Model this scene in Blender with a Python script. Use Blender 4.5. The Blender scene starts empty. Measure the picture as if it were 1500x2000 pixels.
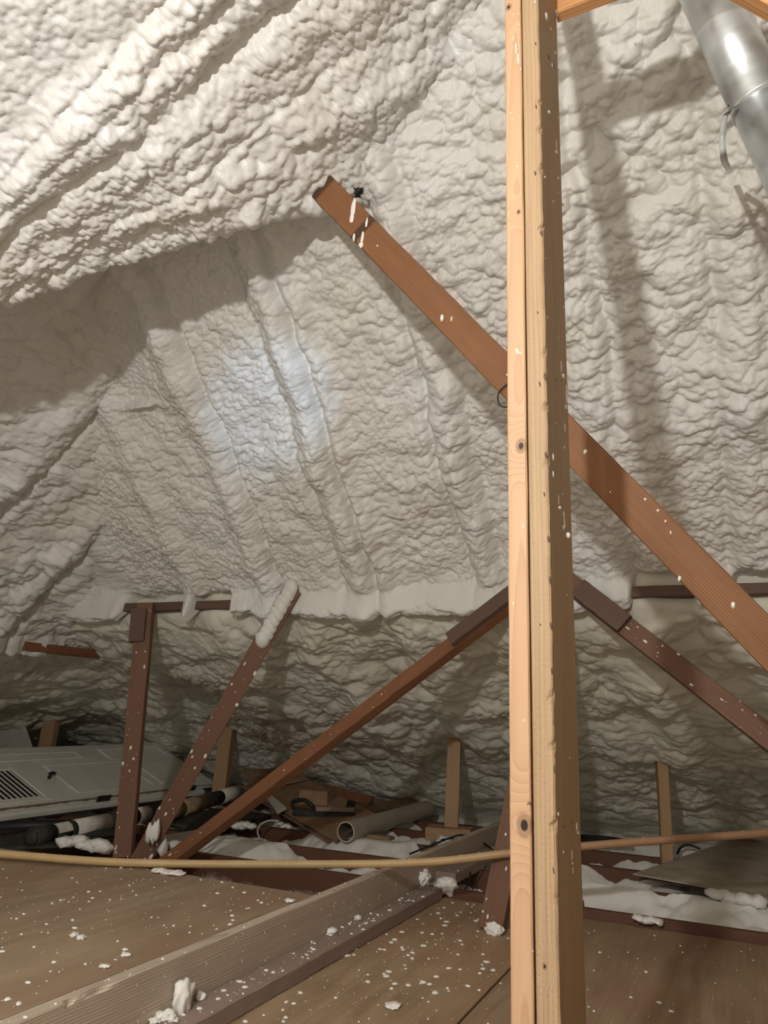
import bpy, bmesh, math, random
import numpy as np
from mathutils import Vector, Matrix, noise as mnoise

sc = bpy.context.scene
COL = sc.collection
R = math.radians
rnd = random.Random(7)

# ------------------------------------------------------------------ camera
PITCH, YAW, ROLL, FPX, CH = R(15.0), R(25.5), R(2.2), 1444.0, 0.65
_f = Vector((-math.sin(YAW) * math.cos(PITCH), math.cos(YAW) * math.cos(PITCH), math.sin(PITCH)))
_r0 = Vector((math.cos(YAW), math.sin(YAW), 0)); _u0 = _r0.cross(_f)
_r = _r0 * math.cos(ROLL) + _u0 * math.sin(ROLL)
_u = -_r0 * math.sin(ROLL) + _u0 * math.cos(ROLL)
EYE = Vector((0, 0, CH))
cd = bpy.data.cameras.new('camera'); cam = bpy.data.objects.new('camera', cd); COL.objects.link(cam)
cam.matrix_world = Matrix(((_r.x, _u.x, -_f.x, 0), (_r.y, _u.y, -_f.y, 0), (_r.z, _u.z, -_f.z, CH), (0, 0, 0, 1)))
cd.sensor_fit = 'VERTICAL'; cd.sensor_height = 36.0; cd.lens = FPX / 2000 * 36.0
cd.clip_start = 0.02
sc.camera = cam

# ------------------------------------------------------------------ light
w = bpy.data.worlds.new('attic_dark'); sc.world = w; w.use_nodes = True
w.node_tree.nodes['Background'].inputs[0].default_value = (0.9, 0.95, 1.0, 1)
w.node_tree.nodes['Background'].inputs[1].default_value = 0.004

def lamp(name, kind, loc, energy, color, **kw):
    d = bpy.data.lights.new(name, kind); d.energy = energy; d.color = color
    for k, v in kw.items(): setattr(d, k, v)
    o = bpy.data.objects.new(name, d); o.location = loc; COL.objects.link(o); return o
work_lamp = lamp('work_lamp', 'POINT', (-0.44, -0.74, 1.65), 178, (1.0, 0.985, 0.955), shadow_soft_size=0.04)
cool_spot = lamp('cool_spot', 'SPOT', (0.30, -0.15, 1.05), 155, (0.45, 0.69, 1.0), shadow_soft_size=0.03,
                 spot_size=R(11.5), spot_blend=0.75)  # cool spot added for the bluish patch on the far slope; source unknown
sc.view_settings.view_transform = 'Standard'; sc.view_settings.look = 'None'
sc.view_settings.gamma = 1.0; sc.view_settings.exposure = 0.0
sc.view_settings.use_curve_mapping = False
sc.cycles.max_bounces = 5; sc.cycles.diffuse_bounces = 4; sc.cycles.glossy_bounces = 2
sc.cycles.use_adaptive_sampling = True; sc.cycles.adaptive_threshold = 0.03

# ------------------------------------------------------------------ measuring helpers (photo pixel -> point on a real plane)
def ray(px, py): return _f + _r * ((px - 750) / FPX) + _u * ((1000 - py) / FPX)
def on(px, py, point, normal):
    d = ray(px, py); n = Vector(normal); t = (Vector(point) - EYE).dot(n) / d.dot(n); return EYE + d * t
def atz(px, py, z): return on(px, py, (0, 0, z), (0, 0, 1))
def aty(px, py, y): return on(px, py, (0, y, 0), (0, 1, 0))
def atx(px, py, x): return on(px, py, (x, 0, 0), (1, 0, 0))
def atd(px, py, d): return EYE + ray(px, py) * d

SA = 0.95; ALPHA = math.atan(SA); CA, SNA = math.cos(ALPHA), math.sin(ALPHA)
PY, PZ = 3.53, 1.24                         # purlin line of the far slope
PX = -3.82                                  # purlin line of the left slope
ZB0, SB, XB0 = 2.50, 0.50, -1.28            # near left slope
cool_spot.rotation_euler = (on(525, 800, (0, PY, PZ), (0, SA, 1)) - cool_spot.location).to_track_quat('-Z', 'Y').to_euler()

# ------------------------------------------------------------------ node helpers
class NT:
    def __init__(s, name):
        s.m = bpy.data.materials.new(name); s.m.use_nodes = True
        s.t = s.m.node_tree; s.n = s.t.nodes; s.b = s.n['Principled BSDF']
    def add(s, typ, **kw):
        x = s.n.new(typ)
        for k, v in kw.items(): setattr(x, k, v)
        return x
    def link(s, a, b): s.t.links.new(a, b)
    def sock(s, node, key, val):
        i = node.inputs[key]
        if hasattr(val, 'is_linked') or isinstance(val, bpy.types.NodeSocket): s.link(val, i)
        else: i.default_value = val
    def math(s, op, a, b=None, c=None, clamp=False):
        x = s.add('ShaderNodeMath', operation=op, use_clamp=clamp)
        for k, v in enumerate((a, b, c)):
            if v is not None: s.sock(x, k, v)
        return x.outputs[0]
    def obj(s): return s.add('ShaderNodeTexCoord').outputs['Object']
    def map(s, vec, scale=(1, 1, 1), loc=(0, 0, 0), rot=(0, 0, 0)):
        x = s.add('ShaderNodeMapping'); s.link(vec, x.inputs[0])
        x.inputs['Scale'].default_value = scale; x.inputs['Location'].default_value = loc; x.inputs['Rotation'].default_value = rot
        return x.outputs[0]
    def noise(s, vec, scale, detail=4, rough=0.55, dist=0.0):
        x = s.add('ShaderNodeTexNoise'); s.link(vec, x.inputs['Vector'])
        x.inputs['Scale'].default_value = scale; x.inputs['Detail'].default_value = detail
        x.inputs['Roughness'].default_value = rough; x.inputs['Distortion'].default_value = dist
        return x.outputs['Fac']
    def voro(s, vec, scale, feature='F1', rand=1.0):
        x = s.add('ShaderNodeTexVoronoi', feature=feature); s.link(vec, x.inputs['Vector'])
        x.inputs['Scale'].default_value = scale; x.inputs['Randomness'].default_value = rand
        return x.outputs['Distance']
    def ramp(s, fac, *stops):
        x = s.add('ShaderNodeValToRGB'); s.link(fac, x.inputs[0]); e = x.color_ramp.elements
        while len(e) < len(stops): e.new(0.5)
        for q, (p, c) in zip(e, stops):
            q.position = p; q.color = (*c, 1) if not isinstance(c, (int, float)) else (c, c, c, 1)
        return x.outputs[0]
    def mix(s, fac, a, b, blend='MIX'):
        x = s.add('ShaderNodeMix', data_type='RGBA', blend_type=blend)
        s.sock(x, 0, fac)
        for k, v in ((6, a), (7, b)):
            if isinstance(v, tuple): x.inputs[k].default_value = (*v, 1) if len(v) == 3 else v
            else: s.link(v, x.inputs[k])
        return x.outputs[2]
    def bump(s, h, strength=0.3, dist=0.01, normal=None):
        x = s.add('ShaderNodeBump'); s.link(h, x.inputs['Height'])
        x.inputs['Strength'].default_value = strength; x.inputs['Distance'].default_value = dist
        if normal: s.link(normal, x.inputs['Normal'])
        return x.outputs[0]
    def done(s, color, rough=0.6, normal=None, spec=0.4, metal=0.0):
        s.sock(s.b, 'Base Color', color if not isinstance(color, tuple) else (*color, 1))
        s.sock(s.b, 'Roughness', rough)
        s.b.inputs['Specular IOR Level'].default_value = spec; s.b.inputs['Metallic'].default_value = metal
        if normal: s.link(normal, s.b.inputs['Normal'])
        return s.m

def plain(name, color, rough=0.6, metal=0.0, spec=0.4, var=0.12, scale=9):
    k = NT(name); o = k.obj(); n = k.noise(o, scale, 5)
    c = k.mix(k.ramp(n, (0.35, 0.0), (0.7, 1.0)), tuple(x * (1 - var) for x in color), tuple(min(1, x * (1 + var)) for x in color))
    return k.done(c, rough, k.bump(k.noise(o, scale * 12, 3), 0.15, 0.004), spec, metal)

def foam_mat(name, c1, c2, fine=1.0, rough=0.5, spec=0.35):
    k = NT(name); o = k.obj()
    big = k.noise(o, 2.3, 4)
    c = k.mix(k.ramp(big, (0.38, 0.0), (0.68, 1.0)), c1, c2)
    # little dirt specks
    sp = k.ramp(k.noise(o, 26, 2), (0.75, 1.0), (0.80, 0.6))
    c = k.mix(1.0, c, sp, 'MULTIPLY')
    n1 = k.bump(k.noise(o, 150, 2, 0.5), 0.14 * fine, 0.008)
    return k.done(c, rough, n1, spec)

def wood_mat(name, dark, light, ring=55.0, contrast=0.6, centre=(0.05, -0.03), fine=0.5, rough=0.62, knots=(), stain=None,
             stain_amt=0.0, bands=(), spec=0.3, dimple=0.0, wobble=0.035, ztilt=0.0025):
    """Boards are modelled with their length along local z: growth rings run round an axis beside the board."""
    k = NT(name); o = k.obj()
    wob = k.noise(k.map(o, (6, 6, 0.8)), 1.6, 2)
    sx = k.add('ShaderNodeSeparateXYZ'); k.link(o, sx.inputs[0])
    X, Y, Z = sx.outputs
    dx = k.math('ADD', k.math('SUBTRACT', X, centre[0]), k.math('MULTIPLY', k.math('SUBTRACT', wob, 0.5), wobble))
    dy = k.math('SUBTRACT', Y, centre[1])
    kn_mask = None; push = None
    for (kx, kz, kr) in knots:
        ax = k.math('DIVIDE', k.math('SUBTRACT', X, kx), kr); az = k.math('DIVIDE', k.math('SUBTRACT', Z, kz), kr * 1.45)
        d2 = k.math('ADD', k.math('MULTIPLY', ax, ax), k.math('MULTIPLY', az, az))
        e = k.math('POWER', 2.718, k.math('MULTIPLY', d2, -0.35))
        push = e if push is None else k.math('ADD', push, e)
        m = k.math('SUBTRACT', 1.0, k.math('MULTIPLY', d2, 2.6), clamp=True)
        kn_mask = m if kn_mask is None else k.math('MAXIMUM', kn_mask, m)
    r = k.math('SQRT', k.math('ADD', k.math('MULTIPLY', dx, dx), k.math('MULTIPLY', dy, dy)))
    r = k.math('ADD', r, k.math('MULTIPLY', Z, ztilt))
    if push is not None: r = k.math('ADD', r, k.math('MULTIPLY', push, 0.035))
    saw = k.math('FRACT', k.math('MULTIPLY', r, ring * 2.2))
    g = k.ramp(saw, (0.0, 0.0), (0.72, 0.55), (0.93, 1.0), (1.0, 0.05))
    fib = k.noise(k.map(o, (170, 170, 3.2)), 1.0, 3)
    tone = k.noise(k.map(o, (9, 9, 1.3)), 1.0, 3)
    f = k.math('ADD', k.math('MULTIPLY', g, contrast), k.math('MULTIPLY', fib, fine))
    f = k.math('ADD', f, k.math('MULTIPLY', k.math('SUBTRACT', tone, 0.5), 0.7), clamp=True)
    c = k.mix(f, light, dark)
    if kn_mask is not None:
        c = k.mix(k.ramp(kn_mask, (0.05, 0.0), (0.5, 0.55)), c, tuple(x * 0.45 for x in dark))
        c = k.mix(k.ramp(kn_mask, (0.80, 0.0), (0.9, 1.0)), c, (0.02, 0.014, 0.012))
    for (z0, hw, bc) in bands:          # dark bands across the board
        d = k.math('ABSOLUTE', k.math('SUBTRACT', Z, z0))
        c = k.mix(k.ramp(k.math('DIVIDE', d, hw * 2), (0.42, 0.85), (0.56, 0.0)), c, bc)
    if stain is not None:
        sn = k.noise(k.map(o, (7, 7, 3)), 1.0, 5, 0.6)
        c = k.mix(k.math('MULTIPLY', k.ramp(sn, (0.45, 0.0), (0.65, 1.0)), stain_amt), c, stain)
    h = k.math('ADD', k.math('MULTIPLY', g, -0.5), k.math('MULTIPLY', fib, 0.6))
    n = k.bump(h, 0.25, 0.003)
    if dimple:
        dv = k.voro(k.map(o, (150, 150, 95)), 1.0, 'F1', 0.55)
        n = k.bump(k.ramp(dv, (0.0, 0.0), (0.35, 1.0)), dimple, 0.006, n)
    return k.done(c, rough, n, spec)

# ------------------------------------------------------------------ materials
M = {}
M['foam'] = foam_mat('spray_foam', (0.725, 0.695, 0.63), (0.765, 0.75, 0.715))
M['foam_low'] = foam_mat('spray_foam_far', (0.72, 0.675, 0.555), (0.77, 0.735, 0.63), 1.2)  # same foam; warm bounced light put into the yellower colour
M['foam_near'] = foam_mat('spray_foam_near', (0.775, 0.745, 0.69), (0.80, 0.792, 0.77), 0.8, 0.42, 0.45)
M['foam_bit'] = foam_mat('foam_bits', (0.84, 0.81, 0.74), (0.87, 0.85, 0.80), 0.5)
M['dust_foam'] = foam_mat('foam_between_joists', (0.82, 0.79, 0.72), (0.86, 0.84, 0.79), 1.2)
M['brown'] = wood_mat('old_brown_fir', (0.125, 0.062, 0.038), (0.235, 0.122, 0.075), 60, 0.45, stain=(0.15, 0.086, 0.058), stain_amt=0.45)
M['brown2'] = wood_mat('old_brown_fir_lighter', (0.16, 0.065, 0.03), (0.29, 0.125, 0.06), 55, 0.45, stain=(0.12, 0.055, 0.035), stain_amt=0.35)
M['brown_dark'] = wood_mat('dark_dusty_fir', (0.085, 0.048, 0.034), (0.16, 0.092, 0.066), 55, 0.35, stain=(0.12, 0.085, 0.065), stain_amt=0.55)
M['joist'] = wood_mat('red_brown_joist', (0.085, 0.036, 0.021), (0.17, 0.076, 0.044), 50, 0.4)
def overspray(m):
    k = NT.__new__(NT); k.m = m; k.t = m.node_tree; k.n = k.t.nodes; k.b = k.n['Principled BSDF']
    o = k.obj(); old = k.b.inputs['Base Color'].links[0].from_socket; sx = k.add('ShaderNodeSeparateXYZ'); k.link(o, sx.inputs[0])
    big = k.noise(k.map(o, (3, 3, 2.4)), 1.0, 3); fine = k.noise(k.map(o, (120, 40, 60)), 1.0, 2)
    f = k.math('ADD', k.math('MULTIPLY', sx.outputs[0], 5.0), k.math('ADD', k.math('MULTIPLY', k.math('SUBTRACT', big, 0.5), 2.8), k.math('MULTIPLY', fine, 0.5)))
    k.sock(k.b, 'Base Color', k.mix(k.ramp(f, (0.45, 0.0), (0.80, 0.9)), old, (0.70, 0.665, 0.59)))
overspray(M['joist'])
M['joist_pale'] = wood_mat('pale_stud', (0.33, 0.185, 0.09), (0.52, 0.33, 0.185), 55, 0.4)
M['grey'] = wood_mat('grey_rough_lumber', (0.33, 0.262, 0.195), (0.74, 0.61, 0.475), 62, 0.75, centre=(0.75, 0.05), wobble=0.05, stain=(0.44, 0.365, 0.295), stain_amt=0.5)
M['lath'] = wood_mat('yellow_pine_rod', (0.42, 0.27, 0.12), (0.62, 0.44, 0.22), 40, 0.3, spec=0.45, rough=0.45)
def redden(m, x0, x1, col):
    k = NT.__new__(NT); k.m = m; k.t = m.node_tree; k.n = k.t.nodes; k.b = k.n['Principled BSDF']
    o = k.obj(); old = k.b.inputs['Base Color'].links[0].from_socket; sx = k.add('ShaderNodeSeparateXYZ'); k.link(o, sx.inputs[0])
    f = k.math('ADD', sx.outputs[0], k.math('MULTIPLY', k.noise(o, 6, 3), 0.35))
    k.sock(k.b, 'Base Color', k.mix(k.ramp(k.math('DIVIDE', k.math('SUBTRACT', f, x0), x1 - x0), (0.0, 0.0), (1.0, 0.85)), old, col))
redden(M['lath'], 2.15, 2.45, (0.36, 0.19, 0.105))
M['orange'] = wood_mat('fresh_orange_fir', (0.50, 0.22, 0.085), (0.68, 0.36, 0.155), 50, 0.5)
M['ledger'] = wood_mat('dusty_ledger', (0.19, 0.13, 0.105), (0.39, 0.285, 0.235), 50, 0.4, stain=(0.30, 0.235, 0.19), stain_amt=0.6)
M['wire_black'] = plain('black_cable', (0.012, 0.012, 0.013), 0.45)
M['wire_white'] = plain('white_cable', (0.55, 0.53, 0.48), 0.5)
M['door'] = plain('old_white_paint', (0.88, 0.86, 0.78), 0.38, var=0.06, scale=5)
M['door_edge'] = plain('chipped_tan_edge', (0.30, 0.225, 0.15), 0.7, var=0.35, scale=18)
M['hole'] = plain('black_recess', (0.006, 0.006, 0.006), 0.8)
M['black'] = plain('black_plastic', (0.018, 0.018, 0.019), 0.5)
M['black_rough'] = plain('crevice_shade_black', (0.04, 0.036, 0.031), 0.75, var=0.4, scale=25)
M['paper'] = plain('pale_label_paper', (0.78, 0.73, 0.64), 0.7, var=0.15, scale=20)
M['kraft'] = plain('brown_kraft_wrap', (0.42, 0.29, 0.17), 0.7, var=0.3, scale=14)
M['card'] = plain('cardboard', (0.36, 0.215, 0.125), 0.75, var=0.18, scale=12)
M['card2'] = plain('cardboard_dusty', (0.33, 0.215, 0.135), 0.8, var=0.25, scale=12)
M['pvc'] = plain('grey_pvc', (0.47, 0.42, 0.325), 0.5, var=0.1, scale=6)
M['pvc_in'] = plain('pvc_bore', (0.22, 0.165, 0.12), 0.7)
M['pvc_lip'] = plain('pvc_cut_edge', (0.62, 0.56, 0.45), 0.5)
M['board_grey'] = plain('dusty_grey_board', (0.47, 0.405, 0.31), 0.8, var=0.2, scale=6)
M['drywall'] = plain('grey_drywall', (0.55, 0.51, 0.43), 0.8, var=0.1)
M['shell'] = plain('dark_shell_brown', (0.30, 0.20, 0.12), 0.8)  # for the unseen right side, made dark brown to cut bounced light
M['tape'] = plain('clear_grey_film', (0.42, 0.42, 0.40), 0.3, var=0.2)

def galv():
    k = NT('galvanised_steel'); o = k.obj()
    v = k.voro(k.map(o, (1, 1, 0.6)), 22, 'F1'); n = k.noise(k.map(o, (3, 3, 10)), 2.0, 5)
    f = k.math('ADD', k.math('MULTIPLY', v, 0.5), k.math('MULTIPLY', n, 0.6))
    c = k.mix(k.ramp(f, (0.3, 0.0), (0.8, 1.0)), (0.55, 0.58, 0.58), (0.75, 0.78, 0.78))
    rg = k.ramp(n, (0.3, 0.34), (0.75, 0.50))
    return k.done(c, rg, k.bump(n, 0.08, 0.004), 0.5, 0.8)
M['galv'] = galv()

def ply_mat(name, dark, light, seed):
    k = NT(name); o = k.obj()
    base = k.map(o, (1, 1, 1), (seed, seed * 2.1, 0))
    warp = k.noise(k.map(base, (2.2, 0.55, 1)), 1.0, 2)
    sx = k.add('ShaderNodeSeparateXYZ'); k.link(base, sx.inputs[0])
    band = k.math('SINE', k.math('ADD', k.math('MULTIPLY', sx.outputs[0], 30), k.math('MULTIPLY', warp, 46)))
    fib = k.noise(k.map(base, (95, 3.5, 1)), 1.0, 4)
    blot = k.noise(k.map(base, (2.0, 1.2, 1)), 1.6, 5, 0.6)
    f = k.math('ADD', k.math('MULTIPLY', band, 0.06), k.math('MULTIPLY', fib, 0.5))
    f = k.math('ADD', f, k.math('MULTIPLY', blot, 0.75))
    c = k.mix(k.ramp(f, (0.42, 0.0), (0.88, 1.0)), light, dark)
    red = k.ramp(k.noise(k.map(base, (1.6, 1.0, 1)), 1.3, 3), (0.46, 0.0), (0.66, 0.5))
    c = k.mix(red, c, (light[0] * 0.78, light[1] * 0.60, light[2] * 0.55))
    dust = k.ramp(k.noise(base, 260, 2), (0.70, 0.0), (0.80, 0.5))
    c = k.mix(dust, c, (0.62, 0.58, 0.5))
    return k.done(c, 0.72, k.bump(fib, 0.15, 0.002), 0.25)
M['ply'] = ply_mat('plywood_near', (0.25, 0.165, 0.093), (0.43, 0.305, 0.188), 1.3)
M['ply2'] = ply_mat('plywood_platform', (0.24, 0.17, 0.108), (0.385, 0.285, 0.187), 5.2)
M['ply3'] = ply_mat('plywood_right', (0.22, 0.14, 0.082), (0.365, 0.258, 0.162), 8.7)

# ------------------------------------------------------------------ object helpers
def link(name, me, mat=None, parent=None, loc=None, smooth=False):
    o = bpy.data.objects.new(name, me); COL.objects.link(o)
    if mat is not None: me.materials.append(mat)
    if smooth: me.polygons.foreach_set('use_smooth', [True] * len(me.polygons))
    if parent is not None: o.parent = parent
    if loc is not None: o.location = loc
    return o
def tag(o, label, cat=None, group=None, kind=None):
    o['label'] = label
    if cat: o['category'] = cat
    if group: o['group'] = group
    if kind: o['kind'] = kind
    return o
def empty(name, loc, label, cat, group=None):
    o = bpy.data.objects.new(name, None); COL.objects.link(o); o.location = loc; o.empty_display_size = 0.05
    return tag(o, label, cat, group)
def from_bm(name, bm, mat, parent=None, loc=None, smooth=False):
    me = bpy.data.meshes.new(name); bm.normal_update(); bm.to_mesh(me); bm.free()
    return link(name, me, mat, parent, loc, smooth)

def frame(p0, p1, face):
    z = (Vector(p1) - Vector(p0)).normalized(); y = Vector(face); y = (y - z * y.dot(z)).normalized(); x = y.cross(z)
    return Matrix(((x.x, y.x, z.x, p0[0]), (x.y, y.y, z.y, p0[1]), (x.z, y.z, z.z, p0[2]), (0, 0, 0, 1)))

def board_mesh(name, L, wd, th, segs=10, chamfer=0.003, wav=0.0012, seed=0, notch=None):
    """lumber along +z from 0 to L; wd along x, th along y; slightly uneven edges"""
    rs = random.Random(seed); c = chamfer; hx, hy = wd / 2, th / 2
    ring = [(-hx + c, -hy), (hx - c, -hy), (hx, -hy + c), (hx, hy - c), (hx - c, hy), (-hx + c, hy), (-hx, hy - c), (-hx, -hy + c)]
    if notch: ring = ring[:2] + [ring[2], (hx, -hy + 0.012), (hx, -hy + 0.03)] + ring[3:]; ring = [ring[0], (hx - 0.024, -hy), (hx - 0.011, -hy)] + ring[1:]
    vs, fs = [], []; NR = len(ring)
    zs = [L * i / segs for i in range(segs + 1)]
    for i, z in enumerate(zs):
        for j, (x, y) in enumerate(ring):
            dx, dy = rs.uniform(-wav, wav), rs.uniform(-wav, wav)
            if notch:
                wgt = math.exp(-((hx - x) ** 2 + (y + hy) ** 2) / 0.006 ** 2); k = notch(z) * wgt; x2, y2 = x - k, y + k * 0.7
            else: x2, y2 = x, y
            vs.append((x2 + dx, y2 + dy, z))
    for i in range(segs):
        for j in range(NR):
            a, b = i * NR + j, i * NR + (j + 1) % NR; fs.append((a, b, b + NR, a + NR))
    fs.append(tuple(range(NR - 1, -1, -1))); n = segs * NR; fs.append(tuple(n + j for j in range(NR)))
    me = bpy.data.meshes.new(name); me.from_pydata(vs, [], fs); me.update(); return me

def board(name, p0, p1, wd, th, face, mat, parent=None, label=None, cat=None, group=None, seed=None, segs=10, chamfer=0.003, wav=0.0012, notch=None):
    p0, p1 = Vector(p0), Vector(p1)
    me = board_mesh(name, (p1 - p0).length, wd, th, segs, chamfer, wav, seed if seed is not None else rnd.randrange(9999), notch)
    o = link(name, me, mat); m = frame(p0, p1, face)
    if parent is not None:
        o.parent = parent; m = Matrix.Translation(-parent.matrix_basis.translation) @ m
    o.matrix_basis = m
    if label: tag(o, label, cat, group)
    return o

def tube_mesh(pts, rad, sides=10, closed_ends=True, radii=None):
    pts = [Vector(p) for p in pts]; vs, fs = [], []
    prev = None
    for i, p in enumerate(pts):
        d = (pts[min(i + 1, len(pts) - 1)] - pts[max(i - 1, 0)]).normalized()
        if prev is None:
            a = d.orthogonal().normalized()
        else:
            a = (prev - d * prev.dot(d)).normalized()
        prev = a; b = d.cross(a); r = radii[i] if radii else rad
        for j in range(sides):
            t = 2 * math.pi * j / sides; q = p + (a * math.cos(t) + b * math.sin(t)) * r; vs.append(q[:])
    for i in range(len(pts) - 1):
        for j in range(sides):
            a0, b0 = i * sides + j, i * sides + (j + 1) % sides; fs.append((a0, b0, b0 + sides, a0 + sides))
    if closed_ends:
        fs.append(tuple(range(sides - 1, -1, -1))); n = (len(pts) - 1) * sides; fs.append(tuple(n + j for j in range(sides)))
    me = bpy.data.meshes.new('tube'); me.from_pydata(vs, [], fs); me.update(); return me
def spline(pts, n=8):
    pts = [Vector(p) for p in pts]; out = []
    P = [pts[0] * 2 - pts[1]] + pts + [pts[-1] * 2 - pts[-2]]
    for i in range(1, len(P) - 2):
        for k in range(n):
            t = k / n; a, b, c, d = P[i - 1], P[i], P[i + 1], P[i + 2]
            out.append(0.5 * ((2 * b) + (c - a) * t + (2 * a - 5 * b + 4 * c - d) * t * t + (3 * b - a - 3 * c + d) * t ** 3))
    out.append(pts[-1]); return out
def tube(name, pts, rad, mat, parent=None, sides=10, smooth=True, radii=None):
    """a tube whose vertices sit relative to its first point (or to its parent)"""
    base = Vector(parent.matrix_basis.translation) if parent is not None else Vector(pts[0])
    me = tube_mesh([Vector(p) - base for p in pts], rad, sides, True, radii)
    o = link(name, me, mat, parent, None, smooth)
    if parent is None: o.location = base
    return o

def add_blob(bm, centre, size, seed, sub=2, lump=0.35, freq=2.2):
    """a lumpy foam blob"""
    r = bmesh.ops.create_icosphere(bm, subdivisions=sub, radius=1.0)
    off = Vector((seed * 3.1, seed * 1.7, seed * 0.9)); s = Vector(size)
    for v in r['verts']:
        d = v.co.normalized(); k = 1 + lump * (mnoise.noise(d * freq + off) * 1.2 + 0.55 * mnoise.noise(d * freq * 2.6 + off) + 0.5 * (0.5 - mnoise.voronoi(d * freq * 1.7 + off)[0][0]))
        v.co = Vector((d.x * s.x, d.y * s.y, d.z * s.z)) * k + Vector(centre)
def blob(name, centre, size, seed, mat=None, parent=None, sub=4, lump=0.4, freq=2.2):
    bm = bmesh.new(); base = Vector(parent.matrix_basis.translation) if parent is not None else Vector(centre)
    add_blob(bm, Vector(centre) - base, size, seed, sub, lump, freq)
    o = from_bm(name, bm, mat or M['foam_bit'], parent, None, True)
    if parent is None: o.location = base
    return o

def add_fleck(bm, p, n, a, b, ang, h, sides=9, seed=0):
    """a flat splash dome on a plane: half-axes a (along ang) and b, height h"""
    n = Vector(n).normalized(); x = n.orthogonal().normalized() if abs(n.z) > 0.9 else Vector((0, 0, 1)).cross(n).normalized()
    if abs(n.z) > 0.9: x = Vector((1, 0, 0)); x = (x - n * x.dot(n)).normalized()
    y = n.cross(x); rs = random.Random(seed); p = Vector(p)
    e = x * math.cos(ang) + y * math.sin(ang); f = -x * math.sin(ang) + y * math.cos(ang)
    rim, mid = [], []
    for j in range(sides):
        t = 2 * math.pi * j / sides; k = rs.uniform(0.78, 1.15)
        q = e * (a * k * math.cos(t)) + f * (b * k * math.sin(t))
        rim.append(bm.verts.new(p + q - n * 0.0008)); mid.append(bm.verts.new(p + q * 0.72 + n * h * rs.uniform(0.6, 1.0)))
    top = bm.verts.new(p + n * h)
    for j in range(sides):
        j2 = (j + 1) % sides
        bm.faces.new((rim[j], rim[j2], mid[j2], mid[j])); bm.faces.new((mid[j], mid[j2], top))

def flecks(name, parent, items, mat=None):
    """one spatter layer on a thing: nobody could count these"""
    bm = bmesh.new(); base = Vector(parent.matrix_basis.translation) if parent is not None else Vector()
    minv = parent.matrix_basis.inverted() if parent is not None else Matrix()
    for i, (p, n, a, b, ang, h) in enumerate(items): add_fleck(bm, p, n, a, b, ang, h, 8, i)
    bm.transform(minv)
    o = from_bm(name, bm, mat or M['foam_bit'], parent, None, True); o['kind'] = 'stuff'
    return o

# ------------------------------------------------------------------ foam relief (numpy)
def _hash(i, j, seed):
    h = (i.astype(np.int64) * 374761393 + j.astype(np.int64) * 668265263 + seed * 1274126177) & 0xffffffff
    h = ((h ^ (h >> 13)) * 1274126177) & 0xffffffff
    h = (h ^ (h >> 16)) & 0xffffffff
    return h
def _rand(i, j, seed): return (_hash(i, j, seed) & 0xffffff).astype(np.float32) / 16777216.0
def vnoise(u, v, seed):
    i, j = np.floor(u), np.floor(v); fu, fv = (u - i).astype(np.float32), (v - j).astype(np.float32); i = i.astype(np.int64); j = j.astype(np.int64)
    fu = fu * fu * (3 - 2 * fu); fv = fv * fv * (3 - 2 * fv)
    a, b, c, d = _rand(i, j, seed), _rand(i + 1, j, seed), _rand(i, j + 1, seed), _rand(i + 1, j + 1, seed)
    return (a * (1 - fu) + b * fu) * (1 - fv) + (c * (1 - fu) + d * fu) * fv - 0.5
def fbm(u, v, seed, octs=4):
    s = 0; a = 1.0
    for k in range(octs): s = s + a * vnoise(u * 2 ** k + 17.3 * k, v * 2 ** k + 5.1 * k, seed + k); a *= 0.5
    return s
def lobes(u, v, seed):
    """rounded puffs with sharp creases between them, about 0..1"""
    i0, j0 = np.floor(u), np.floor(v); best = np.full(u.shape, -1.0, np.float32)
    fu, fv = (u - i0).astype(np.float32), (v - j0).astype(np.float32); i0 = i0.astype(np.int64); j0 = j0.astype(np.int64)
    for di in (-1, 0, 1):
        for dj in (-1, 0, 1):
            h = _hash(i0 + di, j0 + dj, seed)
            ox = (h & 0x3ff).astype(np.float32) / 1023; oy = ((h >> 10) & 0x3ff).astype(np.float32) / 1023; rr = ((h >> 20) & 0x3ff).astype(np.float32) / 1023
            d2 = (fu - di - ox) ** 2 + (fv - dj - oy) ** 2
            hh = 0.45 + 0.55 * rr - d2 * (0.9 + 0.5 * (1 - rr))
            np.maximum(best, hh, out=best)
    return np.clip(best, -0.4, 1.2)
def gauss(x, s): return np.exp(-(x / s) ** 2)
def smoothstep(a, b, x):
    t = np.clip((x - a) / (b - a), 0, 1); return t * t * (3 - 2 * t)

def axis(*spans):
    """non-uniform grid line: (start, end, step) spans"""
    out = []
    for a, b, s in spans:
        n = max(1, int(round((b - a) / s))); out.append(a + (b - a) * np.arange(n) / n)
    out.append(np.array([spans[-1][1]])); return np.concatenate(out)

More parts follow.
